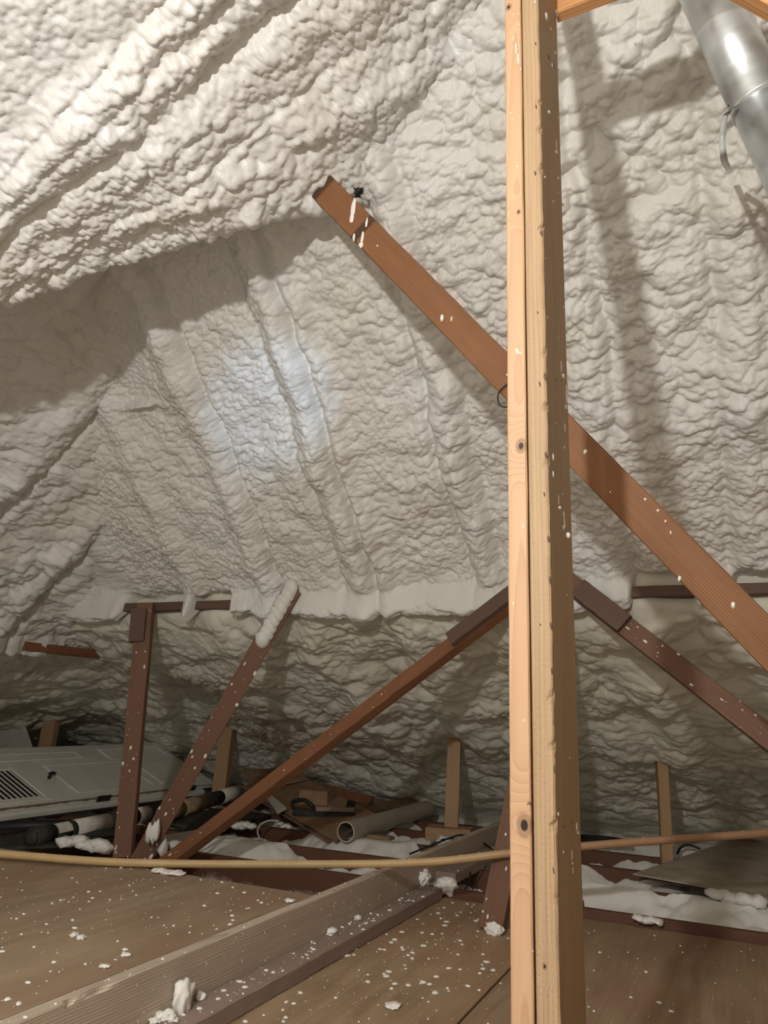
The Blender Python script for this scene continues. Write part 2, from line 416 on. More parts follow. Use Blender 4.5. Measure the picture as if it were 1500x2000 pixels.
def grid_object(name, P, mat, label):
    """P: rows x cols x 3 vertex array"""
    nr, nc = P.shape[:2]
    me = bpy.data.meshes.new(name); nv = nr * nc
    me.vertices.add(nv); me.vertices.foreach_set('co', P.astype(np.float32).reshape(-1))
    idx = np.arange(nv).reshape(nr, nc)
    q = np.stack([idx[:-1, :-1], idx[:-1, 1:], idx[1:, 1:], idx[1:, :-1]], -1).reshape(-1, 4)
    nf = len(q); me.loops.add(nf * 4); me.loops.foreach_set('vertex_index', q.reshape(-1).astype(np.int32))
    me.polygons.add(nf); me.polygons.foreach_set('loop_start', np.arange(0, nf * 4, 4, dtype=np.int32))
    me.polygons.foreach_set('loop_total', np.full(nf, 4, np.int32)); me.polygons.foreach_set('use_smooth', np.ones(nf, bool))
    me.update(calc_edges=True)
    o = link(name, me, mat); tag(o, label, kind='structure'); return o

def puff(u, v, seed):
    return np.clip((lobes(u, v, seed) + 0.12) / 1.05, 0, 1.1) ** 0.80
def foam_relief(u, v, seed, big=1.0, mid=1.0, small=1.0, aniso=0.62, lowk=1.0, warp=1.0, fq=1.0):
    """puffy relief in metres; u along the slope's width, v up the slope. Returns (outward, puff part)"""
    wu = u + warp * 0.05 * fbm(u * 4.2, v * 4.2, seed + 50, 3); wv = v + warp * 0.045 * fbm(u * 4.2, v * 4.2, seed + 60, 3)
    wu = (wu + warp * 0.014 * fbm(u * 21, v * 21, seed + 70, 2)) * fq; wv = (wv + warp * 0.014 * fbm(u * 21, v * 21, seed + 80, 2)) * fq
    low = fbm(u * 2.2, v * 2.2, seed, 3) * 0.06 + fbm(u * 6.0 * 0.75, v * 7.0, seed + 5, 3) * 0.017 * lowk
    m1 = smoothstep(-0.3, 0.3, fbm(u * 2.6, v * 2.6, seed + 11, 3)); m2 = smoothstep(-0.3, 0.3, fbm(u * 3.4 + 9, v * 3.4, seed + 13, 3))
    l1 = puff(wu * 10.5 * aniso, wv * 11.0, seed + 20) * (0.25 + 0.75 * m1)
    l2 = puff(wu * 20 * aniso, wv * 21, seed + 21) * (0.35 + 0.65 * m2)
    l3 = puff(wu * 37 * aniso, wv * 39, seed + 22) * (0.40 + 0.60 * (1 - 0.7 * m1))
    l4 = puff(wu * 72 * aniso, wv * 76, seed + 23) * (0.4 + 0.6 * (1 - m2))
    r = l1 * 0.034 * big + l2 * 0.024 * mid + l3 * 0.0145 * small + l4 * 0.0062 * small
    return low + r, r - 0.02

# ================================================================== STRUCTURE: foamed roof slopes
# ---- far slope above the purlin
Xs = axis((-4.3, -3.35, 0.03), (-3.35, 0.36, 0.0045), (0.36, 1.5, 0.012), (1.5, 4.0, 0.06))
Qs = axis((-0.02, 2.42, 0.0045), (2.42, 4.4, 0.05))
U, V = np.meshgrid(Xs, Qs)
h, dr = foam_relief(U, V, 3, big=0.45 + 0.75 * smoothstep(-1.3, -0.3, U) * smoothstep(0.4, 1.6, V), mid=0.62 + 0.45 * smoothstep(-1.6, -0.4, U), small=1.0, aniso=0.86, lowk=0.8, warp=0.6)
mean = 0.045 * fbm(V * 1.6, U * 0.7, 91, 3) + 0.03 * fbm(V * 9, U * 2, 97, 2)
def rib(u0, wdt, amp, sl=0.0): return amp * gauss(U - (u0 + mean + sl * V), wdt)
h += rib(-1.71, 0.07, 0.070) + rib(-1.575, 0.04, 0.05) - rib(-1.635, 0.016, 0.035) - rib(-1.83, 0.025, 0.03)
h += rib(-1.05, 0.06, 0.060) - rib(-1.135, 0.018, 0.035) - rib(-0.96, 0.022, 0.02)
h += rib(-2.32, 0.07, 0.060) - rib(-2.225, 0.02, 0.035)
h += rib(-0.45, 0.08, 0.045) - rib(-0.36, 0.022, 0.025) + rib(0.12, 0.08, 0.045) - rib(0.02, 0.022, 0.025)
h += rib(-2.85, 0.07, 0.045)
# a smoother foam roll lies over the purlin
roll = gauss(V - 0.055, 0.055) * (0.7 + 0.6 * fbm(U * 3, V * 3, 77, 2))
keep = 1 - 0.5 * smoothstep(-2.55, -2.2, U) * smoothstep(0.14, 0.05, V) * smoothstep(-0.5, 0.1, fbm(U * 2.5, V * 0, 78, 2) + 0.15)
def exposed(x): return sum(smoothstep(a - .03, a + .02, x) * smoothstep(b + .03, b - .02, x) for a, b in ((-3.40, -2.93), (-2.84, -2.58), (-0.40, -0.16), (0.02, 0.20)))
bare = np.clip(exposed(U + 0.03 * fbm(U * 9, V * 3, 79, 2)), 0, 1)
h = h * keep * (1 - 0.85 * bare * smoothstep(0.12, 0.02, V)) + 0.05 * roll * (1 - bare) + (0.105 - 0.150 * bare + 0.05 * fbm(U * 4, V * 6, 74, 3) + 0.02 * puff(U * 14, V * 16, 75)) * smoothstep(0.10, 0.0, V)
# little shelf of foam by the hip
h += 0.06 * gauss(U + 2.62, 0.10) * gauss(V - 1.26, 0.022)
P = np.zeros(U.shape + (3,))
P[..., 0] = U; P[..., 1] = PY - V * CA - h * SNA; P[..., 2] = PZ + V * SNA - h * CA - np.maximum(dr, 0) * 0.45
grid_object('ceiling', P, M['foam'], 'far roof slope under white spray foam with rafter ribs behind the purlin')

# ---- flat low part of the foam below the purlin down to the eave
EZ = np.array([(0.03, 1.33), (-0.01, 1.16), (0.25, 1.03), (0.70, 0.80), (1.25, 0.55), (1.75, 0.33), (2.10, 0.13), (2.35, -0.05), (2.60, -0.16), (2.9, -0.22)])
_s = np.concatenate([[0], np.cumsum(np.hypot(np.diff(EZ[:, 0]), np.diff(EZ[:, 1])))])
def profile(t):
    e, z = np.interp(t, _s, EZ[:, 0]), np.interp(t, _s, EZ[:, 1]); ker = 0
    e2 = (np.interp(t - .08, _s, EZ[:, 0]) + np.interp(t + .08, _s, EZ[:, 0]) + e) / 3; z2 = (np.interp(t - .08, _s, EZ[:, 1]) + np.interp(t + .08, _s, EZ[:, 1]) + z) / 3
    de = np.interp(t + .05, _s, EZ[:, 0]) - np.interp(t - .05, _s, EZ[:, 0]); dz = np.interp(t + .05, _s, EZ[:, 1]) - np.interp(t - .05, _s, EZ[:, 1])
    l = np.hypot(de, dz) + 1e-9
    return e2, z2, dz / l, -de / l            # inward normal (e, z)
Ts = axis((0.0, 3.1, 0.0085), (3.1, _s[-1], 0.02)); 
def low_foam(name, along, seed, place, label, roof_sag):
    U, V = np.meshgrid(along, Ts); e, z, ne, nz = profile(V)
    h, dr = foam_relief(U * 0.8, -V * 0.8, seed, 1.25, 1.0, 0.7, 0.9, 0.9, 0.7)
    fold = fbm(U * 2.1 + V * 0.8, V * 3.0 + 0.5 * fbm(U * 2, V * 2, seed + 7, 2), seed + 8, 3); lump = puff(U * 4.2 + 0.3 * fbm(U * 5, V * 5, seed + 9, 2), V * 4.6, seed + 10)
    pm = smoothstep(0.0, 0.35, fbm(U * 2.3, V * 2.3, seed + 12, 2))
    h = h + 0.022 * (0.5 - np.abs(fold) * 2.2) + 0.055 * lump + pm * 0.018 * puff(U * 24, V * 26, seed + 14) - 0.03
    h = h * 0.95 * (1 - 0.75 * smoothstep(2.55, 2.95, V)) * smoothstep(0.10, 0.28, V)
    h += roof_sag(U, V)
    ee = e + ne * h; zz = z + nz * h - np.maximum(dr, 0) * 0.2
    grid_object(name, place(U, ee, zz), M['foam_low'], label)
def sagA(U, V):
    s = 0
    for x0 in (-2.75, -2.15, -1.55, -0.95, -0.35, 0.3): s = s + 0.05 * gauss(U - x0 - 0.06 * fbm(V * 2, U, 33, 2), 0.11) * (1 - smoothstep(1.6, 2.2, V))
    return s
low_foam('wall_back', axis((-6.0, -4.9, 0.03), (-4.9, 0.7, 0.0085), (0.7, 1.8, 0.018), (1.8, 4.0, 0.08)), 41,
         lambda U, e, z: np.stack([U, PY + e + 0.38 * smoothstep(-3.1, -3.8, U) * smoothstep(0.2, 1.0, e), z], -1), 'dim lumpy spray foam below the purlin running down to the far eave', sagA)
low_foam('wall_left', axis((1.0, 2.4, 0.05), (2.4, 6.3, 0.0105)), 58,
         lambda U, e, z: np.stack([PX - 0.22 - e * 1.35, U, z - 0.12], -1), 'dim spray foam below the left purlin behind the old door', sagA)

# ---- left slope beyond the lip
Ys = axis((0.6, 1.7, 0.05), (1.7, 4.1, 0.0075)); Qc = axis((-0.40, 1.75, 0.0075), (1.75, 3.4, 0.06))
U, V = np.meshgrid(Ys, Qc)
h, dr = foam_relief(U, V, 70, 0.9, 1.1, 1.0, 0.55)
mean = 0.04 * fbm(V * 1.6, U * 0.7, 191, 3)
for y0 in (2.45, 3.05): h = h + 0.05 * gauss(U - y0 - mean, 0.08) - 0.035 * gauss(U - y0 - mean - 0.13, 0.022)
exC = smoothstep(3.60, 3.66, U + 0.03 * fbm(U * 9, V * 3, 179, 2)) * smoothstep(4.12, 4.0, U)
h = h + (0.055 - 0.05 * exC) * smoothstep(-0.26, -0.38, V)
P = np.zeros(U.shape + (3,))
P[..., 0] = PX + V * CA + h * SNA; P[..., 1] = U; P[..., 2] = PZ + V * SNA - h * CA - np.maximum(dr, 0) * 0.5
grid_object('ceiling', P, M['foam'], 'left roof slope under spray foam in the shade beyond the overhanging lip')

# ---- near left slope with the overhanging lip
Xb = axis((-4.3, -2.5, 0.05), (-2.5, -0.45, 0.0038), (-0.45, 1.2, 0.05))
lipx = np.array([-4.3, -2.8, -2.23, -1.90, -1.48, -1.245, -1.0, -0.5, 1.2]); lipy = np.array([0.9, 1.2, 1.47, 1.68, 1.80, 2.00, 2.3, 2.6, 3.2])
Sb = axis((0.0, 0.38, 0.02), (0.38, 1.0, 0.0022)); Th = axis((0.0, 0.16, 0.0045), (0.16, 0.8, 0.02))
rows = np.concatenate([Sb, 1.0 + Th[1:]])
U, S = np.meshgrid(Xb, rows)
YL = np.interp(U, lipx, lipy) + 0.035 * fbm(U * 3.2, U * 0, 15, 3) + 0.02 * fbm(U * 9, U * 0 + 4, 16, 2)
ZBs = ZB0 + SB * (U - XB0) - 0.07 * gauss(U + 1.52, 0.22) * smoothstep(0.72, 1.0, S)
Y0 = -0.8; over = np.maximum(S - 1.0, 0.0)
YY = Y0 + (YL - Y0) * np.minimum(S, 1.0)
rho = 0.075; th = np.minimum(over / rho, R(82)); up = np.maximum(over - rho * R(82), 0)
YY = YY + rho * np.sin(th) + up * 0.14; ZZ = ZBs + rho * (1 - np.cos(th)) + up * 0.99
vcoord = np.where(S <= 1.0, YY, YL + over)
h, dr = foam_relief(U * 1.2, vcoord, 101, 0.55, 0.95, 1.0, 0.95, 0.9, 0.5, 1.12)
near = smoothstep(1.165, 1.105, vcoord + 0.02 * fbm(U * 4, vcoord * 4, 18, 2))     # smoother popcorn panel nearest the lamp
pop = puff(U * 55, vcoord * 57, 140) * 0.0085 + fbm(U * 5, vcoord * 5, 141, 3) * 0.02 + puff(U * 27, vcoord * 27, 142) * 0.010
h = h * (1 - near) + pop * near
mean = 0.02 * fbm(U * 2.5, vcoord * 0.8, 121, 3); taper = 0.06 * (U + 1.3)
def rb(y0, wdt, amp, k=0.0): return amp * gauss(vcoord - (y0 + mean + k * (U + 1.3)), wdt)
h += rb(1.205, 0.046, 0.040, -0.05) - rb(1.150, 0.010, 0.012, -0.08) + rb(1.300, 0.045, 0.036, 0.02) - rb(1.250, 0.012, 0.010, -0.02)
brk = 0.4 + 0.9 * smoothstep(-0.3, 0.3, fbm(U * 3.5, vcoord * 3.5, 125, 2))
h -= rb(1.375, 0.022, 0.020, 0.05) * brk; h += rb(1.46, 0.07, 0.026, 0.1) - rb(1.60, 0.012, 0.016, 0.12) * brk + rb(1.70, 0.05, 0.025, 0.3)
edge = gauss(S - 1.0, 0.05) * (S <= 1.0) + gauss(over, 0.05) * (S > 1.0)
lipl = lobes(U * 17, vcoord * 14 + 3, 150)
h += edge * (0.018 + 0.034 * np.maximum(lipl, 0))
nx, nz0 = SB / math.hypot(SB, 1), -1 / math.hypot(SB, 1)
P = np.zeros(U.shape + (3,))
P[..., 0] = U + h * nx * np.cos(th); P[..., 1] = YY + h * np.sin(th); P[..., 2] = ZZ + h * nz0 * np.cos(th) - np.maximum(dr, 0) * 0.25
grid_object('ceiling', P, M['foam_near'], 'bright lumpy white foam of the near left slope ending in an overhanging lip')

# ---- the rest of the attic behind the viewer (coarse; right side darkened to cut bounced light)
def coarse(name, corner, a, b, na, nb, label, mat='foam'):
    corner, a, b = map(np.array, (corner, a, b)); s, t = np.meshgrid(np.linspace(0, 1, na), np.linspace(0, 1, nb))
    n = np.cross(a, b).astype(float); n /= np.linalg.norm(n)
    la, lb = np.linalg.norm(a), np.linalg.norm(b)
    hh = fbm(s * la * 3, t * lb * 3, 300, 3) * 0.06
    grid_object(name, corner + s[..., None] * a + t[..., None] * b + hh[..., None] * n, M[mat], label)
coarse('ceiling', (1.15, -2.6, 3.76), (3.0, 0, -2.0), (0, 6.4, 0), 60, 120, 'unseen right roof slope behind the viewer, darkened to cut bounce', 'shell')
coarse('wall_front', (-4.4, -2.6, -0.34), (8.6, 0, 0), (0, 0, 4.6), 120, 60, 'foamed wall behind the viewer')
coarse('wall_right', (4.1, -2.6, -0.34), (0, 9.0, 0), (0, 0, 2.2), 90, 30, 'unseen wall on the right, darkened to cut bounce', 'shell')
coarse('wall_left', (-4.35, -2.6, -0.34), (0, 4.0, 0), (0, 0, 1.2), 50, 20, 'foamed low wall on the left behind the viewer')
bm = bmesh.new()
bmesh.ops.create_grid(bm, x_segments=2, y_segments=2, size=0.5)
for v in bm.verts: v.co = Vector((v.co.x * 11.6 - 1.2, v.co.y * 9.6 + 2.1, -0.335))
fl = from_bm('floor', bm, M['dust_foam']); tag(fl, 'dim foam covered base between the ceiling joists', kind='structure')

# ================================================================== JOISTS AND FLOOR DECK
JT = -0.14
joist_y = [3.575, 4.07, 4.57, 5.07, 5.55]
jl = ['first red-brown ceiling joist beyond the plywood edge', 'second ceiling joist beyond the plywood with white overspray on its side',
      'third ceiling joist under the grey pipe mouth', 'fourth ceiling joist passing under the middle of the pipe', 'last ceiling joist beside the knee post block']
for y, l in zip(joist_y, jl):
    board('ceiling_joist', (-6.1, y, JT - 0.095), (1.3, y, JT - 0.095), 0.19, 0.040, (0, 1, 0), M['joist'], None, l, 'joist', 'ceiling joists beyond the plywood', segs=24)

# foam sprayed between the joists
bays = [(3.60, 4.045), (4.095, 4.545), (4.595, 5.045), (5.095, 5.53), (5.575, 6.3)]
for i, (a, b) in enumerate(bays):
    xx = axis((-6.2, -3.2, 0.06), (-3.2, 0.6, 0.017), (0.6, 1.2, 0.06)); yy = np.linspace(a - 0.006, b + 0.006, 30); U, V = np.meshgrid(xx, yy)
    fr = (V - a) / (b - a)
    base = -0.285 + 0.045 * fbm(U * 2.2, V * 2.2, 210 + i, 3) + (0.085 if i == 0 else 0.03) * smoothstep(-0.75, -0.2, U) + 0.008 * i
    base = base + (0.05 + 0.09 * smoothstep(-0.1, 0.5, fbm(U * 1.7, V * 0, 230 + i, 3))) * np.maximum(0, (fr - 0.55) / 0.45) ** 1.4     # feathered up the joist side that faces us
    base = base + 0.05 * np.maximum(0, (0.3 - fr) / 0.3) ** 2
    if i == 0: base = base + 0.17 * smoothstep(-2.15, -2.75, U + 0.1 * fbm(U * 4, V * 4, 271, 2)) * smoothstep(-3.35, -3.0, U) * np.clip(fr, 0, 1) ** 0.8
    if i == 1: base = base + 0.12 * smoothstep(-1.75, -2.1, U + 0.1 * fbm(U * 4, V * 4, 272, 2)) * smoothstep(-2.6, -2.3, U) * np.clip(fr, 0, 1) ** 0.8
    base = base + puff(U * 11, V * 12, 240 + i) * 0.045 + puff(U * 27, V * 27, 250 + i) * 0.018 - 0.03
    base = np.minimum(base, JT + 0.0 + 0.012 * fbm(U * 9, V * 9, 260, 2) + 0.01)
    o = grid_object('foam_fill', np.stack([U, V, base], -1), M['dust_foam'], ['white foam fill in the first joist bay beyond the plywood', 'foam fill in the second joist bay', 'foam fill in the third joist bay',
        'foam fill in the joist bay in front of the last joist', 'foam fill along the eave behind the last joist'][i])
    o['kind'] = 'stuff'; o['category'] = 'foam'

def sheet(name, x0, x1, y0, y1, ztop, th, mat, label, seed=0):
    bm = bmesh.new(); bmesh.ops.create_cube(bm, size=1.0)
    for v in bm.verts: v.co = Vector((v.co.x * (x1 - x0), v.co.y * (y1 - y0), (v.co.z - 0.5) * th))
    bmesh.ops.bevel(bm, geom=bm.edges[:], offset=0.002, segments=1, affect='EDGES')
    o = from_bm(name, bm, mat); o.location = ((x0 + x1) / 2, (y0 + y1) / 2, ztop); return tag(o, label, 'plywood')
plyL = sheet('plywood_sheet', -2.372, -1.445, -0.6, 2.555, 0.0, 0.019, M['ply2'], 'raised plywood deck sheet left of the grey kerb beam')
plyL2 = sheet('plywood_sheet', -3.59, -2.386, 0.3, 2.52, -0.005, 0.019, M['ply2'], 'outer raised plywood sheet at the left edge beyond the seam')
plyR = sheet('plywood_sheet', -1.335, -0.775, 0.6, 3.54, -0.175, 0.019, M['ply'], 'low plywood sheet between the dusty ledger and the pine post')
plyR2 = sheet('plywood_sheet', -0.768, 0.052, 0.4, 3.545, -0.176, 0.019, M['ply3'], 'low plywood sheet right of the pine post')
plyR3 = sheet('plywood_sheet', 0.058, 1.2, 0.4, 3.54, -0.177, 0.019, M['ply3'], 'plywood sheet past the dark seam in the bottom right corner')
for (x, l) in ((-2.34, 'hidden sleeper under the seam of the left deck'), (-3.4, 'hidden sleeper under the outer left deck')):
    board('sleeper', (x, 0.35, -0.094), (x, 2.50, -0.094), 0.145, 0.038, (1, 0, 0), M['grey'], None, l, 'lumber')
for (y, l) in ((0.9, 'hidden bearer under the low deck near the viewer'), (2.2, 'hidden bearer under the middle of the low deck'), (3.3, 'hidden bearer under the far end of the low deck')):
    board('bearer', (-3.7, y, -0.266), (1.2, y, -0.266), 0.13, 0.04, (0, 1, 0), M['joist'], None, l, 'lumber', segs=6)

# grey kerb beam on edge, with a knot bite in its top corner
def bite(z):
    return 0.022 * math.exp(-((z - 4.335) / 0.010) ** 2) + 0.016 * math.exp(-((z - 4.255) / 0.035) ** 2)
kerb = board('kerb_beam', (-1.421, 5.75, -0.070), (-1.421, 0.75, -0.070), 0.140, 0.040, (-1, 0, 0), M['grey'], None,
             'long grey weathered beam on edge between the two plywood levels', 'beam', segs=500, wav=0.00008, notch=bite)
led = board('ledger_board', (-1.350, 0.75, -0.150), (-1.350, 3.50, -0.150), 0.098, 0.048, (0, 0, -1), M['ledger'], None,
            'dusty dark brown board lying flat along the foot of the kerb beam', 'board', segs=60, wav=0.0015)
led2 = board('ledger_board', (-1.345, 3.66, -0.115), (-1.345, 5.2, -0.115), 0.105, 0.048, (0, 0, -1), M['ledger'], None,
             'dusty brown board end continuing behind the foam lump by the beam', 'board', segs=30, wav=0.0015)
tag(blob('foam_or_shade_lump', (-1.31, 3.575, -0.135), (0.055, 0.045, 0.042), 3, M['foam_bit'], None, 4, 0.25), 'smooth foam lump between the two dusty boards beside the beam', 'foam', 'foam lumps')
tag(blob('foam_or_shade_lump', (-1.385, 3.50, -0.092), (0.022, 0.035, 0.03), 9, M['foam_bit'], None, 4, 0.5), 'craggy foam clump at the beam foot by the ledger end', 'foam', 'foam lumps')

# ================================================================== TIMBER: purlins, struts, braces
pur = board('purlin', (-3.62, 3.505, 1.205), (1.5, 3.505, 1.205), 0.09, 0.05, (0, 0, 1), M['brown_dark'], None,
            'dark horizontal purlin half buried in foam across the far slope', 'purlin', segs=40)
pur2 = board('purlin', (-4.07, 3.30, 0.955), (-4.07, 4.25, 0.955), 0.09, 0.055, (0, 0, 1), M['brown2'], None,
             'short brown purlin showing under the foam above the old door', 'purlin', segs=20)

def spatter_on(obj, wd, th, L, n, seed, face=1, big=0.006, lo=0.0, hi=1.0, stretch=1.8):
    """flecks over the viewed face of a board in its own axes"""
    rs = random.Random(seed); it = []; m = obj.matrix_world if obj.parent is None else obj.matrix_basis
    bm = bmesh.new()
    for i in range(n):
        a = big * (0.25 + 1.2 * rs.random() ** 3)
        s = rs.uniform(-0.46, 0.46)
        p = (s * wd, face * (th / 2), L * rs.uniform(lo, hi))
        x = Vector((0, face, 0)); add_fleck(bm, p, x, a, a * stretch * rs.uniform(0.7, 1.5), 0.0, 0.0018, 7, seed + i)
    o = from_bm('foam_spatter', bm, M['foam_bit'], obj, None, True); o['kind'] = 'stuff'; return o

S1 = empty('strut', (-3.03, 3.30, -0.14), 'upright brown strut with a small cleat near the left end of the purlin', 'strut', 'brown struts under the purlin')
a = board('timber', (-3.03, 3.30, -0.155), (-3.20, 3.425, 1.215), 0.100, 0.048, (0.35, -1, 0), M['brown'], S1)
spatter_on(a, 0.10, 0.048, 1.37, 34, 5)
board('cleat', (-3.185, 3.372, 0.985), (-3.21, 3.388, 1.18), 0.092, 0.040, (0.35, -1, 0), M['brown_dark'], S1)

S2 = empty('strut', (-2.90, 3.30, -0.14), 'slanting brown strut with a white foam covered upper end', 'strut', 'brown struts under the purlin')
p0, p1 = aty(268, 1690, 3.30), aty(572, 1150, 3.40)
a = board('timber', p0, p1, 0.098, 0.048, (0.75, -1, 0.1), M['brown'], S2)
L2 = (p1 - p0).length; spatter_on(a, 0.098, 0.048, L2, 30, 15, hi=0.8)
bm = bmesh.new()
for i in range(9):
    t = 0.815 + 0.185 * i / 8; q = p0.lerp(p1, t) - S2.location + Vector((0, -0.02, 0))
    add_blob(bm, q, (0.046, 0.034, 0.055), i + 30, 2, 0.18)
from_bm('foam_cap', bm, M['foam'], S2, None, True)

S3 = empty('strut', (-2.66, 3.30, -0.14), 'long low slanting brown strut rising right to behind the pine post', 'strut', 'brown struts under the purlin')
p0, p1 = aty(312, 1697, 3.28), aty(1062, 1127, 3.40)
a = board('timber', p0, p1, 0.072, 0.060, (0.25, -1, 0.75), M['brown2'], S3, segs=30)
L3 = (p1 - p0).length; spatter_on(a, 0.07, 0.06, L3, 22, 25, big=0.005)
fd = frame(p0, p1, (0.25, -1, 0.75)); fy = Vector((fd[0][1], fd[1][1], fd[2][1]))
c0, c1 = p0.lerp(p1, 0.785) + fy * 0.048, p0.lerp(p1, 0.985) + fy * 0.048
board('cleat', c0, c1, 0.074, 0.036, (0.25, -1, 0.75), M['brown_dark'], S3)

p0, p1 = aty(1096, 1126, 3.40), aty(1560, 1487, 3.22); p1 = p0.lerp(p1, (p0.z + 0.15) / (p0.z - p1.z))
S4 = empty('strut', p1, 'dark brown strut right of the pine post running down to the right edge', 'strut', 'brown struts under the purlin')
a = board('timber', p1, p0, 0.088, 0.055, (-0.3, -1, 0.45), M['brown'], S4)
spatter_on(a, 0.088, 0.055, (p1 - p0).length, 40, 35, big=0.0045)
fd = frame(p1, p0, (-0.3, -1, 0.45)); fy = Vector((fd[0][1], fd[1][1], fd[2][1]))
_n = (aty(1560, 1487, 3.22) - p0).length / (p1 - p0).length; CLT = (0.325 * _n, 0.10 * _n)
board('cleat', p0.lerp(p1, CLT[0]) + fy * 0.046, p0.lerp(p1, CLT[1]) + fy * 0.046, 0.09, 0.036, (-0.3, -1, 0.45), M['brown_dark'], S4)

p0, p1 = Vector((-0.955, 3.14, -0.174)), aty(1086, 1180, 3.37)
S5 = empty('strut', p0, 'leaning brown strut standing on the low plywood just left of the pine post', 'strut', 'brown struts under the purlin')
a = board('timber', p0, p1, 0.100, 0.048, (-0.1, -1, 0), M['brown'], S5)
spatter_on(a, 0.10, 0.048, 0.6, 10, 45, big=0.006)
tag(blob('foam_or_shade_lump', (-0.930, 3.085, -0.155), (0.036, 0.018, 0.024), 12, M['foam_bit'], None, 4, 0.3), 'white foam wedge at the foot of the leaning strut', 'foam', 'foam lumps')

# diagonal brace: a rough sawn board in a plane parallel with the eave
b0, b1 = atd(600, 336, 2.705), atd(1640, 1400, 1.73); b1 = b0.lerp(b1, (b0.z + 0.14) / (b0.z - b1.z))
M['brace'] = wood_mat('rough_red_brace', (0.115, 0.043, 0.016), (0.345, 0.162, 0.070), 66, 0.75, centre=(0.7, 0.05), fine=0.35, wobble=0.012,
                      stain=(0.17, 0.065, 0.03), stain_amt=0.45, bands=((0.388, 0.017, (0.055, 0.03, 0.018)), (0.095, 0.05, (0.05, 0.03, 0.02))))  # second band paints the shadow at the brace head into the wood
br = empty('diagonal_brace', b0, 'rough reddish brown diagonal brace board crossing behind the pine post', 'brace')
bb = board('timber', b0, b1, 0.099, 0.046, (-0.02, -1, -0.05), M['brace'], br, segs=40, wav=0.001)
fr_ = frame(b0, b1, (-0.02, -1, -0.05)); fY = Vector((fr_[0][1], fr_[1][1], fr_[2][1]))
bm = bmesh.new(); bpt = b0 + fY * 0.0235
for i, (x, y, a, b) in enumerate(((690, 405, 6, 20), (687, 425, 5, 14), (716, 435, 3, 11), (691, 463, 3, 10), (708, 462, 4, 15), (705, 478, 6, 6), (737, 480, 2, 2), (863, 621, 4, 9), (882, 622, 2, 6),
                                  (1143, 882, 4, 5), (1327, 1130, 3, 6), (1432, 1182, 4, 7), (1310, 1040, 2, 4), (1260, 975, 3, 3), (1285, 997, 3, 3), (1300, 1018, 2, 3), (1192, 961, 2, 2))):
    p = on(x, y, bpt, fY); d = (p - EYE).dot(_f) / FPX
    add_fleck(bm, p - b0, fY, b * d, a * d, 1.45, 0.003, 8, i)
o = from_bm('foam_spatter', bm, M['foam_bit'], br, None, True); o['kind'] = 'stuff'
q = on(984, 787, bpt, fY)
tube('wire_loop', spline([q + Vector((0.02, -0.01, 0.06)), q + Vector((-0.012, -0.012, 0.03)), q + Vector((-0.008, -0.02, -0.012)), q + Vector((0.015, -0.015, -0.02)), q + Vector((0.03, 0.0, 0.01))]), 0.0022, M['wire_black'], br, 6)
# black lump added as the shade in the crevice at the brace head
tag(blob('foam_or_shade_lump', atd(690, 372, 2.74), (0.03, 0.03, 0.02), 5, M['black_rough'], None, 4, 0.4), 'black lump standing in for shade at the top of the diagonal brace', 'foam')

# knee posts half buried in the foam near the eave
def knee(px, pyt, Y, wd, th, label, zb=-0.14, tilt=0.0):
    t = aty(px, pyt, Y); b = Vector((t.x + tilt, Y, zb))
    k = empty('knee_post', b, label, 'post', 'short knee posts by the eave')
    board('stud', b, t + Vector((0, 0.05, 0.16)), wd, th, (0.25, -1, 0), M['joist_pale'], k); return k
k3 = knee(884, 1446, 4.86, 0.088, 0.05, 'short pale knee post standing on a block behind the pipe end', zb=-0.062)
knee(1289, 1448, 4.90, 0.06, 0.09, 'short knee post on the right above the wooden rod')
knee(441, 1412, 5.25, 0.11, 0.09, 'knee post behind the old door beside the cardboard')
knee(100, 1375, 4.85, 0.12, 0.08, 'leftmost knee post standing behind the old door')
kb = k3.location
blk = board('base_block', kb + Vector((-0.15, -0.04, -0.0385)), kb + Vector((0.13, 0.02, -0.0385)), 0.17, 0.077, (0, 0, 1), M['joist_pale'], k3)
tag(blob('foam_or_shade_lump', (kb.x + 0.02, kb.y - 0.20, -0.12), (0.04, 0.03, 0.03), 22, M['foam_bit'], None, 4, 0.4), 'small foam lump on the joist before the knee post block', 'foam', 'foam lumps')

# ================================================================== WHITE-LIT PINE POST (two studs nailed together)
post = empty('pine_post', (-0.326, 1.30, -0.176), 'tall double pine post with white foam drips standing in front of everything', 'post')
yaw = R(-2.5); Rz = Matrix.Rotation(yaw, 4, 'Z'); pc = Vector((-0.326, 1.30, 0))
def post_pt(x, y, z): return pc + (Rz @ Vector((x, y, 0))) + Vector((0, 0, z))
back = Rz @ Vector((0, 1, 0)); fnt = -back; side = Rz @ Vector((1, 0, 0))
def kn(px, py, cx):
    p = on(px, py, pc, fnt); q = Rz.inverted() @ (p - Vector((pc.x, pc.y, 0))); return (q.x - cx, p.z + 0.176)
DP = 0.172
k1, k2, k3_, k4_ = kn(1018, 871, -0.0200), kn(1025, 1612, -0.0200), kn(993, 14, -0.0200), kn(1013, 414, -0.0200)
M['pine'] = wood_mat('new_pine', (0.41, 0.21, 0.105), (0.61, 0.385, 0.225), 75, 0.38, centre=(0.005, -0.128), fine=0.18, rough=0.5, wobble=0.010, ztilt=0.016,
                     knots=((*k1, 0.020), (*k2, 0.026), (*k3_, 0.014), (*k4_, 0.009)), spec=0.35)
k5, k6 = kn(1063, 1888, 0.0195), kn(1063, 1560, 0.0195)
